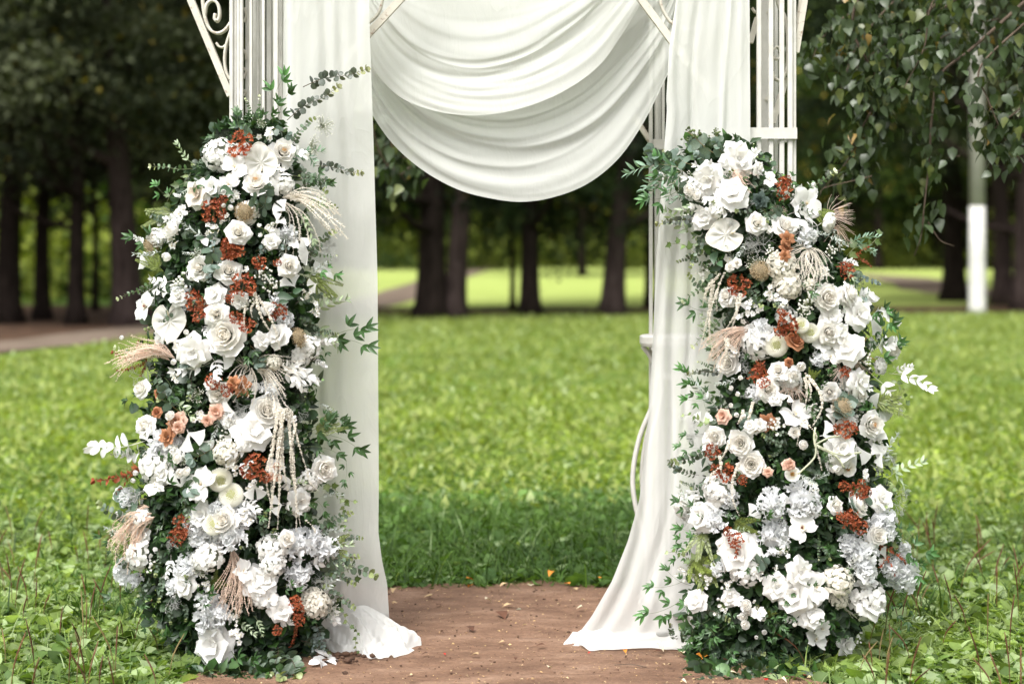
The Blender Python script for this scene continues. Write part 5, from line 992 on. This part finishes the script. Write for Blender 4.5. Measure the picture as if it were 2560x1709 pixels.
def arrangement(side, base, label):
    root = empty('flower_arrangement', base, label, 'flowers'); inv = Matrix.Translation(base).inverted(); rng = np.random.RandomState(31 if side == 'L' else 32); items = []
    for rg, txt in DATA.items():
        if rg[0] != side: continue
        ox, oy, sc = REG[rg]
        for it in txt.replace('\n', '').split(';'):
            a = it.split()
            if not a: continue
            k = a[0]; v = [float(q) for q in a[1:]]
            if k in SPR:
                x0, y0, x1, y1 = ox+v[0]/sc, oy+v[1]/sc, ox+v[2]/sc, oy+v[3]/sc; items.append((k, x0, y0, x1, y1, math.hypot(x1-x0, y1-y0)))
            else: items.append((k, ox+v[0]/sc, oy+v[1]/sc, None, None, v[2]/sc))
    ar = np.random.RandomState(91 if side == 'L' else 92)
    for q in range(95):
        py = ar.uniform(360 if side == 'L' else 420, 1560); cx, hw = sil(side, py); px = cx+ar.uniform(-.92, .92)*hw
        k = ('petals', 'hydra', 'white', 'star', 'bell', 'breath', 'carn', 'orchw', 'nan', 'euc', 'dollar', 'whitep', 'dusty', 'berry', 'fan', 'star', 'silver')[ar.randint(17)]
        if k in SPR: a = ar.uniform(0, 6.28); L = ar.uniform(40, 70); items.append((k, px, py, px+math.cos(a)*L, py+math.sin(a)*L, 34))
        else: items.append((k, px, py, None, None, ar.uniform(34, 52)))
    nhand = len(items)-95
    for q in range(46):
        py = ar.uniform(340 if side == 'L' else 400, 1500); s_ = ar.choice((-1, 1)); cx, hw = sil(side, py); a = ar.normal(0, .6)
        k = ('nan', 'euc', 'small', 'nanl', 'white', 'pale', 'fern', 'dusty', 'ivy', 'silver')[ar.randint(10)]; L = ar.uniform(55, 105); px = cx+s_*hw*.86
        items.append((k, px, py, px+s_*math.cos(a)*L, py+math.sin(a)*L, 40))
    split = {}; order = sorted(range(len(items)), key=lambda i: -items[i][5]); cnt = dict.fromkeys(LIMIT, 0)
    out = []
    for i in order:
        k, x, y, x1, y1, s = items[i]; piece = KINDS[k][2]; var = int(rng.randint(KINDS[k][3])); pr_ = proto(k, var)
        if x1 is None:
            big = s > 40; lift = rng.uniform(0.0, 0.045)+(0.012 if k not in ('carn', 'hydra', 'hydrac') else -0.01)+(0.03 if s < 35 else 0)+(0.025 if k == 'rust' else 0)-(0.015 if nhand <= i < nhand+95 else 0)
            Y, n = surf(side, x, y, lift); p = P(x, y, Y); n = (n+Vector(rng.normal(0, 0.22, 3))).normalized() if k != 'anth' else Vector((n.x*0.25, -1, 0.12)).normalized(); R_ = s/F*Y/2
            if p.z < R_*0.6: p.z = max(p.z, min(R_*0.6, 0.05))
            rot = rng.uniform(0, 6.28)
            if k == 'anth': rot = {0: 0.5, 1: 0, 2: 0}.get(0) if False else (-math.pi+0.15 if (side == 'L' and y < 500) else (0.1 if side == 'L' else -1.3))
            M = Matrix.Translation(p) @ frame(n) @ Matrix.Rotation(rot, 4, 'Z') @ Matrix.Scale(R_*{'carn': 1.45, 'hydra': 1.38, 'hydrac': 1.35, 'fan': 1.15, 'orchw': 1.3, 'petals': 1.4, 'rust': 1.12, 'anth': 1.05, 'pomp': 1.2, 'peony': 1.15, 'tan': 1.25}.get(k, 1.13), 4)
        else:
            cx, hw = sil(side, y1); Y0, n0 = surf(side, x, y, 0.0+rng.uniform(0, .02)); Y1, n1 = surf(side, x1, y1, 0.035+rng.uniform(0, .04)); over = abs(x1-cx)/hw
            if over > 1: Y1 = min(Y1, 6.03)
            a_, b_ = P(x, y, Y0), P(x1, y1, Y1); b_.z = max(b_.z, 0.02); d_ = b_-a_; L = d_.length; zz = (Vector((0, -1, 0.2))*0.8+n1*0.6+Vector(rng.normal(0, .15, 3))).normalized()
            xx = d_.normalized(); zz = (zz-xx*zz.dot(xx)).normalized(); yy = zz.cross(xx); M = Matrix.Translation(a_) @ Matrix((xx, yy, zz)).transposed().to_4x4() @ Matrix.Diagonal((L, L, L, 1))
            if xx.x < 0 and k in ('pampas', 'plume', 'wisp', 'willow'): M = M @ Matrix.Diagonal((1, -1, 1, 1))
            if k in ('euc', 'blue', 'char', 'nan', 'nanl', 'rusts', 'small', 'white', 'ivy', 'dollar', 'whitep', 'willow', 'big'):
                f = 1.0 if s > 60 else 1.25; M = M @ Matrix.Diagonal((1, f, f, 1))
        M = inv @ M; sub = pr_[2]; do = piece and piece in LIMIT and len(sub) and (cnt[piece]+len(sub) <= LIMIT[piece]) and pr_[1] is not None
        if k == 'anth': do = True
        nmm = pr_[0]
        if do:
            o = link(nmm, pr_[1], root, M)
            for sn, sm in sub: link(sn, sm, o)
            if piece: cnt[piece] += len(sub)
        else: link(nmm, pr_[3], root, M)
    # dense filler: one mass of leaves behind the flowers
    n = 9000; cols = np.zeros((n, 3)); locs = np.zeros((n, 3)); Rm = np.zeros((n, 3, 3)); sc = np.zeros(n); y0 = 300 if side == 'L' else 345; k = 0
    pal = [np.array(c) for c in (GREEN, DGREEN, DGREEN, (0.03, 0.07, 0.025), EUC, (0.05, 0.09, 0.05), (0.07, 0.15, 0.04))]
    while k < n:
        py = y0+(1690-y0)*rng.rand()**0.92; cx, hw = sil(side, py); t = rng.uniform(-1.0, 1.0); px = cx+t*hw*(0.84+0.05*rng.normal()); Y, nn = surf(side, px, py, -0.045-rng.exponential(0.03))
        p = P(px, py, Y); 
        if p.z < 0.012: continue
        d_ = (nn+Vector(rng.normal(0, 0.75, 3))); d_.z -= 0.35; d_.normalize(); up = Vector(rng.normal(0, 0.5, 3))+nn; up = (up-d_*up.dot(d_)).normalized(); xx = d_.cross(up)
        locs[k] = p; Rm[k] = np.array((xx, d_, up)).T; sc[k] = rng.uniform(0.022, 0.05)*(1.25 if py > 1350 else 1); cols[k] = pal[rng.randint(len(pal))]*rng.uniform(0.6, 1.3); k += 1
    locs -= np.array(base)
    me = scatter('foliage', [leaf_patch(1, 0.42, 'point', 2, 4, .2, .5), leaf_patch(1, 0.8, 'round', 2, 4, .1, .4)], (rng.rand(n) < 0.35).astype(int), locs, Rm, sc, cols, LEAF)
    link('foliage', me, root, None, kind='stuff')
    g = G(); V = []; na, nz = 28, 40        # dark filler core inside, closes the gaps between the flowers
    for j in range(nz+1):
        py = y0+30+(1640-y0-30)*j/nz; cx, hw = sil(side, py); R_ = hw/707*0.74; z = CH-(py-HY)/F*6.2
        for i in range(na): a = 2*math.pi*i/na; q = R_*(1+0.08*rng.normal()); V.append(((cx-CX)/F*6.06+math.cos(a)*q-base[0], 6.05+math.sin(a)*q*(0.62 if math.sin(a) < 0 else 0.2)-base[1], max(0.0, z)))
    g.add(V, [(j*na+i, j*na+(i+1) % na, (j+1)*na+(i+1) % na, (j+1)*na+i) for j in range(nz) for i in range(na)]+[tuple(range(na))], (1, 1, 1)); link('dark_core', mesh_of('dark_core', g, FOAM), root)
    # hanging amaranth strings
    strands = AMA[side]; rg0 = None
    for (x0, y0_, x1, y1_, w) in strands:
        g = G(); Y, _ = surf(side, (x0+x1)/2, y0_, 0.075); Yb, _ = surf(side, x1, y1_, 0.065); a_, b_ = P(x0, y0_, Y-0.0), P(x1, y1_, min(Y, Yb)-0.01); L = (b_-a_).length; m = int(L/0.0052); bow = rng.normal(0, .008)
        for q in range(m):
            t = q/m; p = a_.lerp(b_, t)+Vector((bow*math.sin(math.pi*t)*2, -0.02*math.sin(math.pi*t), 0)); r_ = 0.0040*w*(1-0.6*t)*rng.uniform(.55, 1.3)
            for s_ in (-1, 1): ball(g, (p.x-base[0]+s_*r_*0.7*rng.uniform(.4, 1.2), p.y-base[1]+rng.normal(0, .001), p.z), r_, np.array((0.80, 0.76, 0.68))*rng.uniform(.9, 1.05), False)
        link('amaranth_strand', mesh_of('amaranth_strand', g, PETAL), root)
    return root
def zz(rg, l): ox, oy, s = REG[rg]; return [(ox+a/s, oy+b/s, ox+c/s, oy+d/s, w) for a, b, c, d, w in l]
AMA = {'L': zz('L2', [(1300, 430, 1430, 760, 1.3), (1330, 480, 1500, 900, 1.2), (1220, 540, 1230, 800, .9), (1290, 500, 1280, 640, .8)])+zz('L3', [(1530, -30, 1480, 260, 1.0), (1550, -40, 1500, 700, 1.2), (1570, -60, 1545, 930, 1.2), (1600, -60, 1470, 920, 1.3), (1610, -40, 1560, 560, 1.2), (1620, -60, 1700, 945, 1.1), (1640, -40, 1735, 910, 1.1), (1660, -30, 1800, 480, 1.0), (1640, 0, 1690, 440, 1.2), (1700, 60, 1660, 520, 1.0), (1790, 450, 1900, 620, .8), (1780, 850, 1835, 975, .9), (1530, 200, 1520, 780, 1.1), (1585, 100, 1640, 640, 1.2)]),
       'R': zz('R1', [(780, 1290, 700, 1560, 1.1), (820, 1280, 760, 1600, 1.1), (760, 1320, 640, 1560, .9)])+zz('R2', [(590, 0, 470, 620, 1.0), (640, 60, 600, 600, 1.0), (605, 40, 570, 440, .9), (825, 120, 700, 400, 1.3), (790, 150, 740, 400, 1.2), (700, 480, 630, 800, 1.2), (720, 480, 650, 660, 1.0), (1350, 760, 1400, 1200, 1.3), (1345, 800, 1340, 1040, 1.0), (1370, 820, 1370, 1000, 1.0), (920, 1000, 870, 1200, 1.4), (840, 1060, 790, 1180, 1.3), (1320, 1160, 1280, 1360, .9), (1345, 1160, 1420, 1340, .9), (740, 1290, 650, 1480, 1.2), (650, 1440, 660, 1590, 1.2), (1440, 1380, 1485, 1560, .9)])+zz('R3', [(800, 130, 815, 560, 1.0), (790, 130, 740, 260, .9), (660, 150, 640, 340, 1.0), (710, 380, 740, 470, .6)])}
BL = ((596-CX)/F*6.04, 6.04, 0.0); BR = ((1950-CX)/F*6.04, 6.04, 0.0)
la = arrangement('L', BL, 'tall arrangement of white and rust flowers climbing the left post of the arch')
ra = arrangement('R', BR, 'tall arrangement of white and rust flowers climbing the right post of the arch')
# long curved poppy stems in the right arrangement
for a_, b_, c_ in (((1430, 1340), (1540, 1285), (1640, 1272)), ((1440, 1345), (1620, 1420), (1800, 1405)), ((1435, 1350), (1420, 1450), (1290, 1580)), ((1450, 1360), (1600, 1440), (1665, 1530)), ((1430, 1200), (1420, 1280), (1430, 1360))):
    pts = []
    for q in (a_, b_, c_):
        px_, py_ = 1600+q[0]/3.2625, 700+q[1]/3.2625; Y, _ = surf('R', px_, py_, 0.085); pts.append(tuple(P(px_, py_, Y)-Vector(BR)))
    g = G(); tube(g, smooth_path(pts, 16), 0.0035, 6, (0.55, 0.56, 0.42)); link('stem', mesh_of('stem', g, LEAF), ra)

# ================================================================== BIRCH with branches hanging in from the right
birch = empty('birch_tree', (4.0, 9.0, 0), 'birch with drooping leafy branches hanging in beside the right post', 'tree')
bo = np.array((4.0, 9.0, 0))
g = G(); tube(g, smooth_path([(0, 0, -.1), (.05, 0, 1.5), (-.1, .1, 3.5), (-.3, .1, 6), (-.4, 0, 8)], 20), np.linspace(.19, .06, 21), 14); link('trunk', mesh_of('trunk', g, BIRCH), birch)
brs = np.random.RandomState(44); nleaf = 0; leafm = {}
for v in range(10):
    g = G(); c = np.array((0.048, 0.072, 0.030))*brs.uniform(.45, 1.4) if v < 6 else np.array((0.10, 0.12, 0.035)) if v < 9 else np.array((0.26, 0.17, 0.05)); V, Fc, C = leaf_patch(1, .78, 'ovate', 2, 5, .10, brs.uniform(.2, .9)); g.add(V, Fc, C*c); leafm[v] = mesh_of('leaf', g, LEAF)
def twig(pts, Yq, r_, dens, ls, cap_, root, org, wob=.05):
    """a drooping twig through photo points at depth Yq, with leaves hung along it"""
    global nleaf
    p = smooth_path([tuple(np.array(P(x, y, Yq+dy))-org) for (x, y), dy in pts], max(12, 10*len(pts))); g = G(); tube(g, p, np.linspace(r_, r_*.3, len(p)), 5); tw = link('twig', mesh_of('twig', g, TWIG), root)
    L = np.sum(np.linalg.norm(np.diff(p, axis=0), axis=1)); n = int(L*dens); small = G()
    for k in range(n):
        t = brs.uniform(.05, 1); q = p[int(t*(len(p)-1))]; off = brs.normal(0, wob, 3); off[2] -= abs(brs.normal(0, .02)); q = q+off
        s = ls*brs.uniform(.65, 1.2); M = Matrix.Translation(q) @ Matrix.Rotation(brs.uniform(0, 6.28), 4, 'Z') @ Matrix.Rotation(brs.normal(-1.0, .45), 4, 'X') @ Matrix.Rotation(brs.normal(0, .5), 4, 'Y') @ Matrix.Scale(s, 4); v = int(brs.choice(10, p=[.14, .14, .14, .14, .14, .14, .05, .05, .04, .02]))
        if nleaf < cap_: link('leaf', leafm[v], tw, M); nleaf += 1
        else:
            me_ = leafm[v]; V = np.zeros(len(me_.vertices)*3); me_.vertices.foreach_get('co', V); V = V.reshape(-1, 3); C = np.zeros(len(V)*4); me_.color_attributes['Col'].data.foreach_get('color', C)
            small.add(V, grid_faces(2, 5), C.reshape(-1, 4)[:, :3], 0, M)
    return small
def z_(l, d=0.0): return [(q, d) for q in l]
B0 = P(2700, -330, 8.3)-Vector(bo)
rest = G()
for pts, Yq, dens, wob in (
    ([(2760, -300), (2450, -160), (2200, -60), (2130, 60), (2190, 190), (2200, 230), (2150, 330), (2120, 400), (2060, 470)], 7.3, 120, .055),
    ([(2700, -260), (2400, -40), (2260, 100), (2240, 200), (2180, 300), (2150, 380), (2110, 480)], 7.4, 105, .05),
    ([(2650, -200), (2350, -60), (2150, 20), (2060, 90), (2030, 150)], 7.5, 80, .06),
    ([(2700, -120), (2500, 60), (2420, 130), (2350, 190), (2330, 290), (2325, 370), (2320, 430), (2308, 540), (2305, 560)], 7.2, 50, .04),
    ([(2700, -60), (2560, 60), (2450, 170), (2470, 250), (2510, 340), (2550, 400)], 7.0, 85, .055),
    ([(2720, -200), (2480, -60), (2300, 60), (2200, 120), (2130, 180)], 7.3, 115, .07),
    ([(2700, -180), (2550, 20), (2440, 60), (2330, 110), (2260, 200)], 7.6, 110, .07),
    ([(2760, 40), (2620, 160), (2560, 260), (2500, 310), (2440, 360)], 7.1, 85, .05),
    ([(2760, -40), (2600, 130), (2540, 230), (2560, 340)], 7.7, 60, .06),
    ([(2300, -60), (2200, 40), (2140, 120), (2100, 230)], 7.9, 60, .06),
    ([(2420, -120), (2330, 10), (2310, 120), (2260, 220)], 7.0, 110, .06)):
    rest.merge(twig(z_(pts), Yq, .009 if len(pts) > 6 else .006, dens*1.8, .060, 290, birch, bo, wob))
for pts in ([(2310, 545), (2300, 600), (2285, 640)], [(2320, 555), (2350, 600), (2385, 615)], [(2180, 440), (2120, 455), (2060, 470), (2050, 490)], [(2400, 390), (2370, 395)]):
    g = G(); p = smooth_path([tuple(np.array(P(x, y, 7.2))-bo) for x, y in pts], 10); tube(g, p, np.linspace(.003, .0015, len(p)), 4); link('twig', mesh_of('twig', g, TWIG), birch)
if rest.n: link('foliage', mesh_of('foliage', rest, LEAF), birch, None, kind='stuff')
for e in ((-1.6, -1.2, 3.6), (-1.2, -1.6, 2.9), (-.8, -1.5, 2.5)):
    g = G(); tube(g, smooth_path([(-.1, .05, e[2]+.4), (e[0]*.5, e[1]*.5, e[2]+.7), e], 12), np.linspace(.05, .012, 13), 8); link('branch', mesh_of('branch', g, TWIG), birch)
# leaf cluster behind the swag
sb = empty('hanging_branch', tuple(P(1000, 250, 9.0)), 'leafy branch tip hanging behind the left side of the white swag', 'branch'); so_ = np.array(P(1000, 250, 9.0)); nleaf = 0
r2 = G()
for pts in ([(930, -300), (935, 100), (950, 300), (985, 380), (1040, 400)], [(935, 50), (930, 300), (960, 400), (995, 430), (1015, 455)], [(930, 250), (970, 330), (980, 400), (955, 420)], [(1000, 440), (1055, 392)]):
    r2.merge(twig(z_(pts), 9.0, .006, 42, .072, 290, sb, so_, .06))

# ================================================================== LITTER on the dirt path
LV = {}
def litter_leaf(c, seed, kind='birch'):
    r = np.random.RandomState(seed); V, Fc, C = leaf_patch(1, r.uniform(.6, .9), kind, 2, 4, r.uniform(.05, .3), r.uniform(.3, 1.1)); V[:, 2] -= V[:, 2].min(); g = G(); g.add(V, Fc, C*np.array(c)); return mesh_of('fallen_leaf', g, DRY)
CL = {'tan': (0.50, 0.36, 0.20), 'orange': (0.55, 0.21, 0.03), 'cream': (0.66, 0.58, 0.42), 'brown': (0.10, 0.045, 0.026), 'grey': (0.42, 0.42, 0.32), 'red': (0.45, 0.02, 0.015), 'yellow': (0.62, 0.40, 0.07), 'white': (0.74, 0.70, 0.62)}
for i, (k, c) in enumerate(CL.items()):
    for v in range(3): LV[k, v] = litter_leaf(c, i*3+v)
def ground_pt(px, py, z=.018): Y = (CH-z)*F/(py-HY); return P(px, py, Y)
SRCX, SRCY, SC = 900, 1200, 2.7314
FALL = """tan 225 760 60 large pale tan leaf by the left drape on the dirt;tan 235 836 45 small yellowish leaf below the large pale one by the left drape;cream 880 838 60 pale cream leaf lying in the middle of the dirt path;orange 750 675 60 orange leaf caught in the grass edge behind the path;orange 1300 650 60 bright orange leaf in the grass beyond the path edge;orange 1412 712 62 curled orange leaf at the grass edge near the right drape;cream 1168 722 62 pale round leaf right at the back edge of the path;orange 748 732 55 flat tan orange leaf at the back edge of the path;tan 975 720 60 large dull tan leaf in the weeds at the path edge;brown 540 855 55 dark curled leaf on the left half of the dirt;tan 470 795 65 long tan leaf lying flat near the back left of the dirt;brown 745 915 55 dark red brown leaf left of the centre of the dirt;brown 855 900 42 small dark red leaf near the centre of the dirt;brown 975 940 110 long dark torn leaf across the centre of the dirt;tan 1005 868 85 wide tan leaf just under the pale cream leaf;grey 1078 885 45 grey green leaf right of the wide tan leaf;brown 1200 875 45 dark brown leaf well right of the path centre;brown 760 1030 95 long thin brown leaf in the middle of the dirt;brown 1225 1135 70 dark rolled leaf in front of the right drape tip;tan 968 1105 45 small tan curl on the open dirt;cream 1298 1290 48 white scrap of petal on the foreground dirt;brown 1745 1302 50 dark red scrap on the foreground dirt at right;brown 340 1350 60 reddish leaf shred at the lower left of the dirt;cream 2215 1388 50 pale leaf cut by the bottom edge of the picture;tan 780 1196 60 pale tan sliver on the foreground dirt;red 578 1190 32 tiny crimson petal near the left drape puddle;brown 440 1192 50 dark orange shred at the tip of the left drape;orange 1645 662 42 rust orange leaf in the grass beside the right drape;tan 1470 742 55 small tan leaf at the path edge near the right drape;brown 1062 1225 45 brown curl on the foreground dirt;orange 1810 1168 48 orange yellow leaf at the hem of the right drape;red 1565 1180 30 small red petal beside the right drape hem;cream 1495 885 50 pale green leaf left of the right drape;red 2265 1160 60 bright red curled petal at the foot of the right arrangement;yellow 2250 1140 50 yellow petal with red edge under the right arrangement;cream 2050 1162 80 cream petals piled at the hem of the right drape;brown 2020 1180 75 dark red petal pile by the right arrangement foot;orange 2320 1215 60 orange curled petal in front of the right arrangement;cream 2195 1190 45 cream petal before the right arrangement"""
for i, it in enumerate(FALL.split(';')):
    a = it.split(' ', 4); c, x, y, s, lab = a[0], float(a[1]), float(a[2]), float(a[3]), a[4]
    px_, py_ = SRCX+x/SC, SRCY+y/SC; p = ground_pt(px_, py_, .02 if y > 740 else .05); L = s/SC/F*p.y; r = np.random.RandomState(i+50)
    o = link('fallen_petal' if 'petal' in lab else 'fallen_leaf', LV[c, i % 3], None, Matrix.Translation((p.x, p.y, (.017 if y > 740 else .045)+0.002*(i % 3))) @ Matrix.Rotation(r.uniform(0, 6.28), 4, 'Z') @ Matrix.Rotation(r.normal(.12, .12), 4, 'X') @ Matrix.Translation((0, -.5*L, 0)) @ Matrix.Scale(L*1.05, 4))
    o['label'] = lab; o['category'] = 'petal' if 'petal' in lab else 'leaf'; o['group'] = 'leaves and petals fallen on the dirt'
FALR = """red 1520 1085 40 red petal on the foreground dirt below the right arrangement;orange 1300 1050 60 cream flower scrap lying on the foreground dirt;red 1785 1060 50 scarlet petal by the foreground weeds at right;brown 1640 1080 60 dark red petals by the foreground weeds at right;yellow 1575 1030 45 yellow brown leaf curl near the foreground weeds at right;cream 1640 1105 55 cream petal at the bottom edge near the right weeds;orange 1100 942 60 orange petal before the dark eucalyptus at the right arrangement foot;tan 1130 965 50 pale tan chip before the right arrangement;cream 940 915 45 cream petal left of the red curled petal;brown 1250 968 70 orange brown leaf under the dark eucalyptus"""
for i, it in enumerate(FALR.split(';')):
    a = it.split(' ', 4); c, x, y, s, lab = a[0], float(a[1]), float(a[2]), float(a[3]), a[4]
    px_, py_ = 1360+x/SC, 1300+y/SC; p = ground_pt(px_, py_, .02); L = s/SC/F*p.y; r = np.random.RandomState(i+150)
    o = link('fallen_petal' if 'petal' in lab else 'fallen_leaf', LV['cream' if 'cream' in lab else c, i % 3], None, Matrix.Translation((p.x, p.y, .019)) @ Matrix.Rotation(r.uniform(0, 6.28), 4, 'Z') @ Matrix.Rotation(r.normal(.15, .15), 4, 'X') @ Matrix.Translation((0, -.5*L, 0)) @ Matrix.Scale(L*1.05, 4))
    o['label'] = lab; o['category'] = 'petal' if 'petal' in lab else 'leaf'; o['group'] = 'leaves and petals fallen on the dirt'
# loose chips and seeds over the dirt
def chips():
    r = np.random.RandomState(8); n = 15000; y = r.uniform(4.6, 7.25, n)**1.0; x = r.uniform(-1.3, 1.5, n); ok = on_path(x, y) & (r.rand(n) < np.interp(y, [4.6, 6.3, 7.25], [1, .55, .45])); x, y = x[ok], y[ok]; n = len(x)
    pal = np.array([(0.62, 0.42, 0.20), (0.66, 0.50, 0.28), (0.10, 0.05, 0.03), (0.30, 0.17, 0.10), (0.07, 0.035, 0.02)]); c = pal[r.choice(5, n, p=[.3, .25, .15, .2, .1])]*r.uniform(.7, 1.3, n)[:, None]
    p1 = leaf_patch(1, .5, 'round', 1, 2, .3, .6); p2 = leaf_patch(1, .25, 'point', 1, 2, .3, .8)
    return scatter('path_chips', [p1, p2], r.randint(0, 2, n), np.stack([x, y, .015+hnoise(x, y)], 1), rots(r.uniform(0, 6.28, n), r.uniform(0, .5, n), r.normal(0, .5, n)), 0.0062*np.exp(r.normal(0, .5, n)), c, DRY)
stuff('path_chips', chips(), 'tiny pale seeds and bark chips scattered over the brown dirt', 'seeds')
def pebbles():
    g = G(); r = np.random.RandomState(12)
    for i in range(900):
        y = r.uniform(4.7, 7.2); x = r.uniform(-1.2, 1.3)
        if not on_path(np.array([x]), np.array([y]))[0]: continue
        s = 0.0025*math.exp(r.normal(0, .5)); V = ICV*np.array([s, s, s*.6])*r.uniform(.7, 1.3, (12, 1))+np.array([x, y, .014+float(hnoise(x, y))]); g.add(V, ICF, (1, 1, 1))
    for i in range(26):
        px_, py_ = r.uniform(780, 935), r.uniform(1632, 1655); p = ground_pt(px_, py_); s = r.uniform(.004, .011); V = ICV*np.array([s*1.3, s, s*.8])*r.uniform(.7, 1.3, (12, 1))+np.array([p.x, p.y, .02]); g.add(V, ICF, (1, 1, 1))
    return mesh_of('path_clods', g, CLOD)
stuff('path_clods', pebbles(), 'small clods and grit of brown soil on the path', 'soil')
# thin dry twigs on the dirt
for i, (x0, y0, x1, y1, lab) in enumerate(((480, 990, 700, 1005, 'thin dark twig on the foreground dirt left of the white petal scrap'), (920, 1075, 1290, 1078, 'long thin dark twig on the foreground dirt towards the right'), (1360, 1060, 1500, 1015, 'short dry twig pointing at the right arrangement'))):
    a_, b_ = ground_pt(1360+x0/SC, 1300+y0/SC), ground_pt(1360+x1/SC, 1300+y1/SC); g = G(); L = (b_-a_)
    tube(g, smooth_path([(0, 0, 0), (L.x*.5, L.y*.5+.01, .004), (L.x, L.y, 0)], 8), .0016, 5); link('fallen_twig', mesh_of('fallen_twig', g, TWIG), None, Matrix.Translation((a_.x, a_.y, .020)), label=lab, category='twig', group='twigs on the dirt')
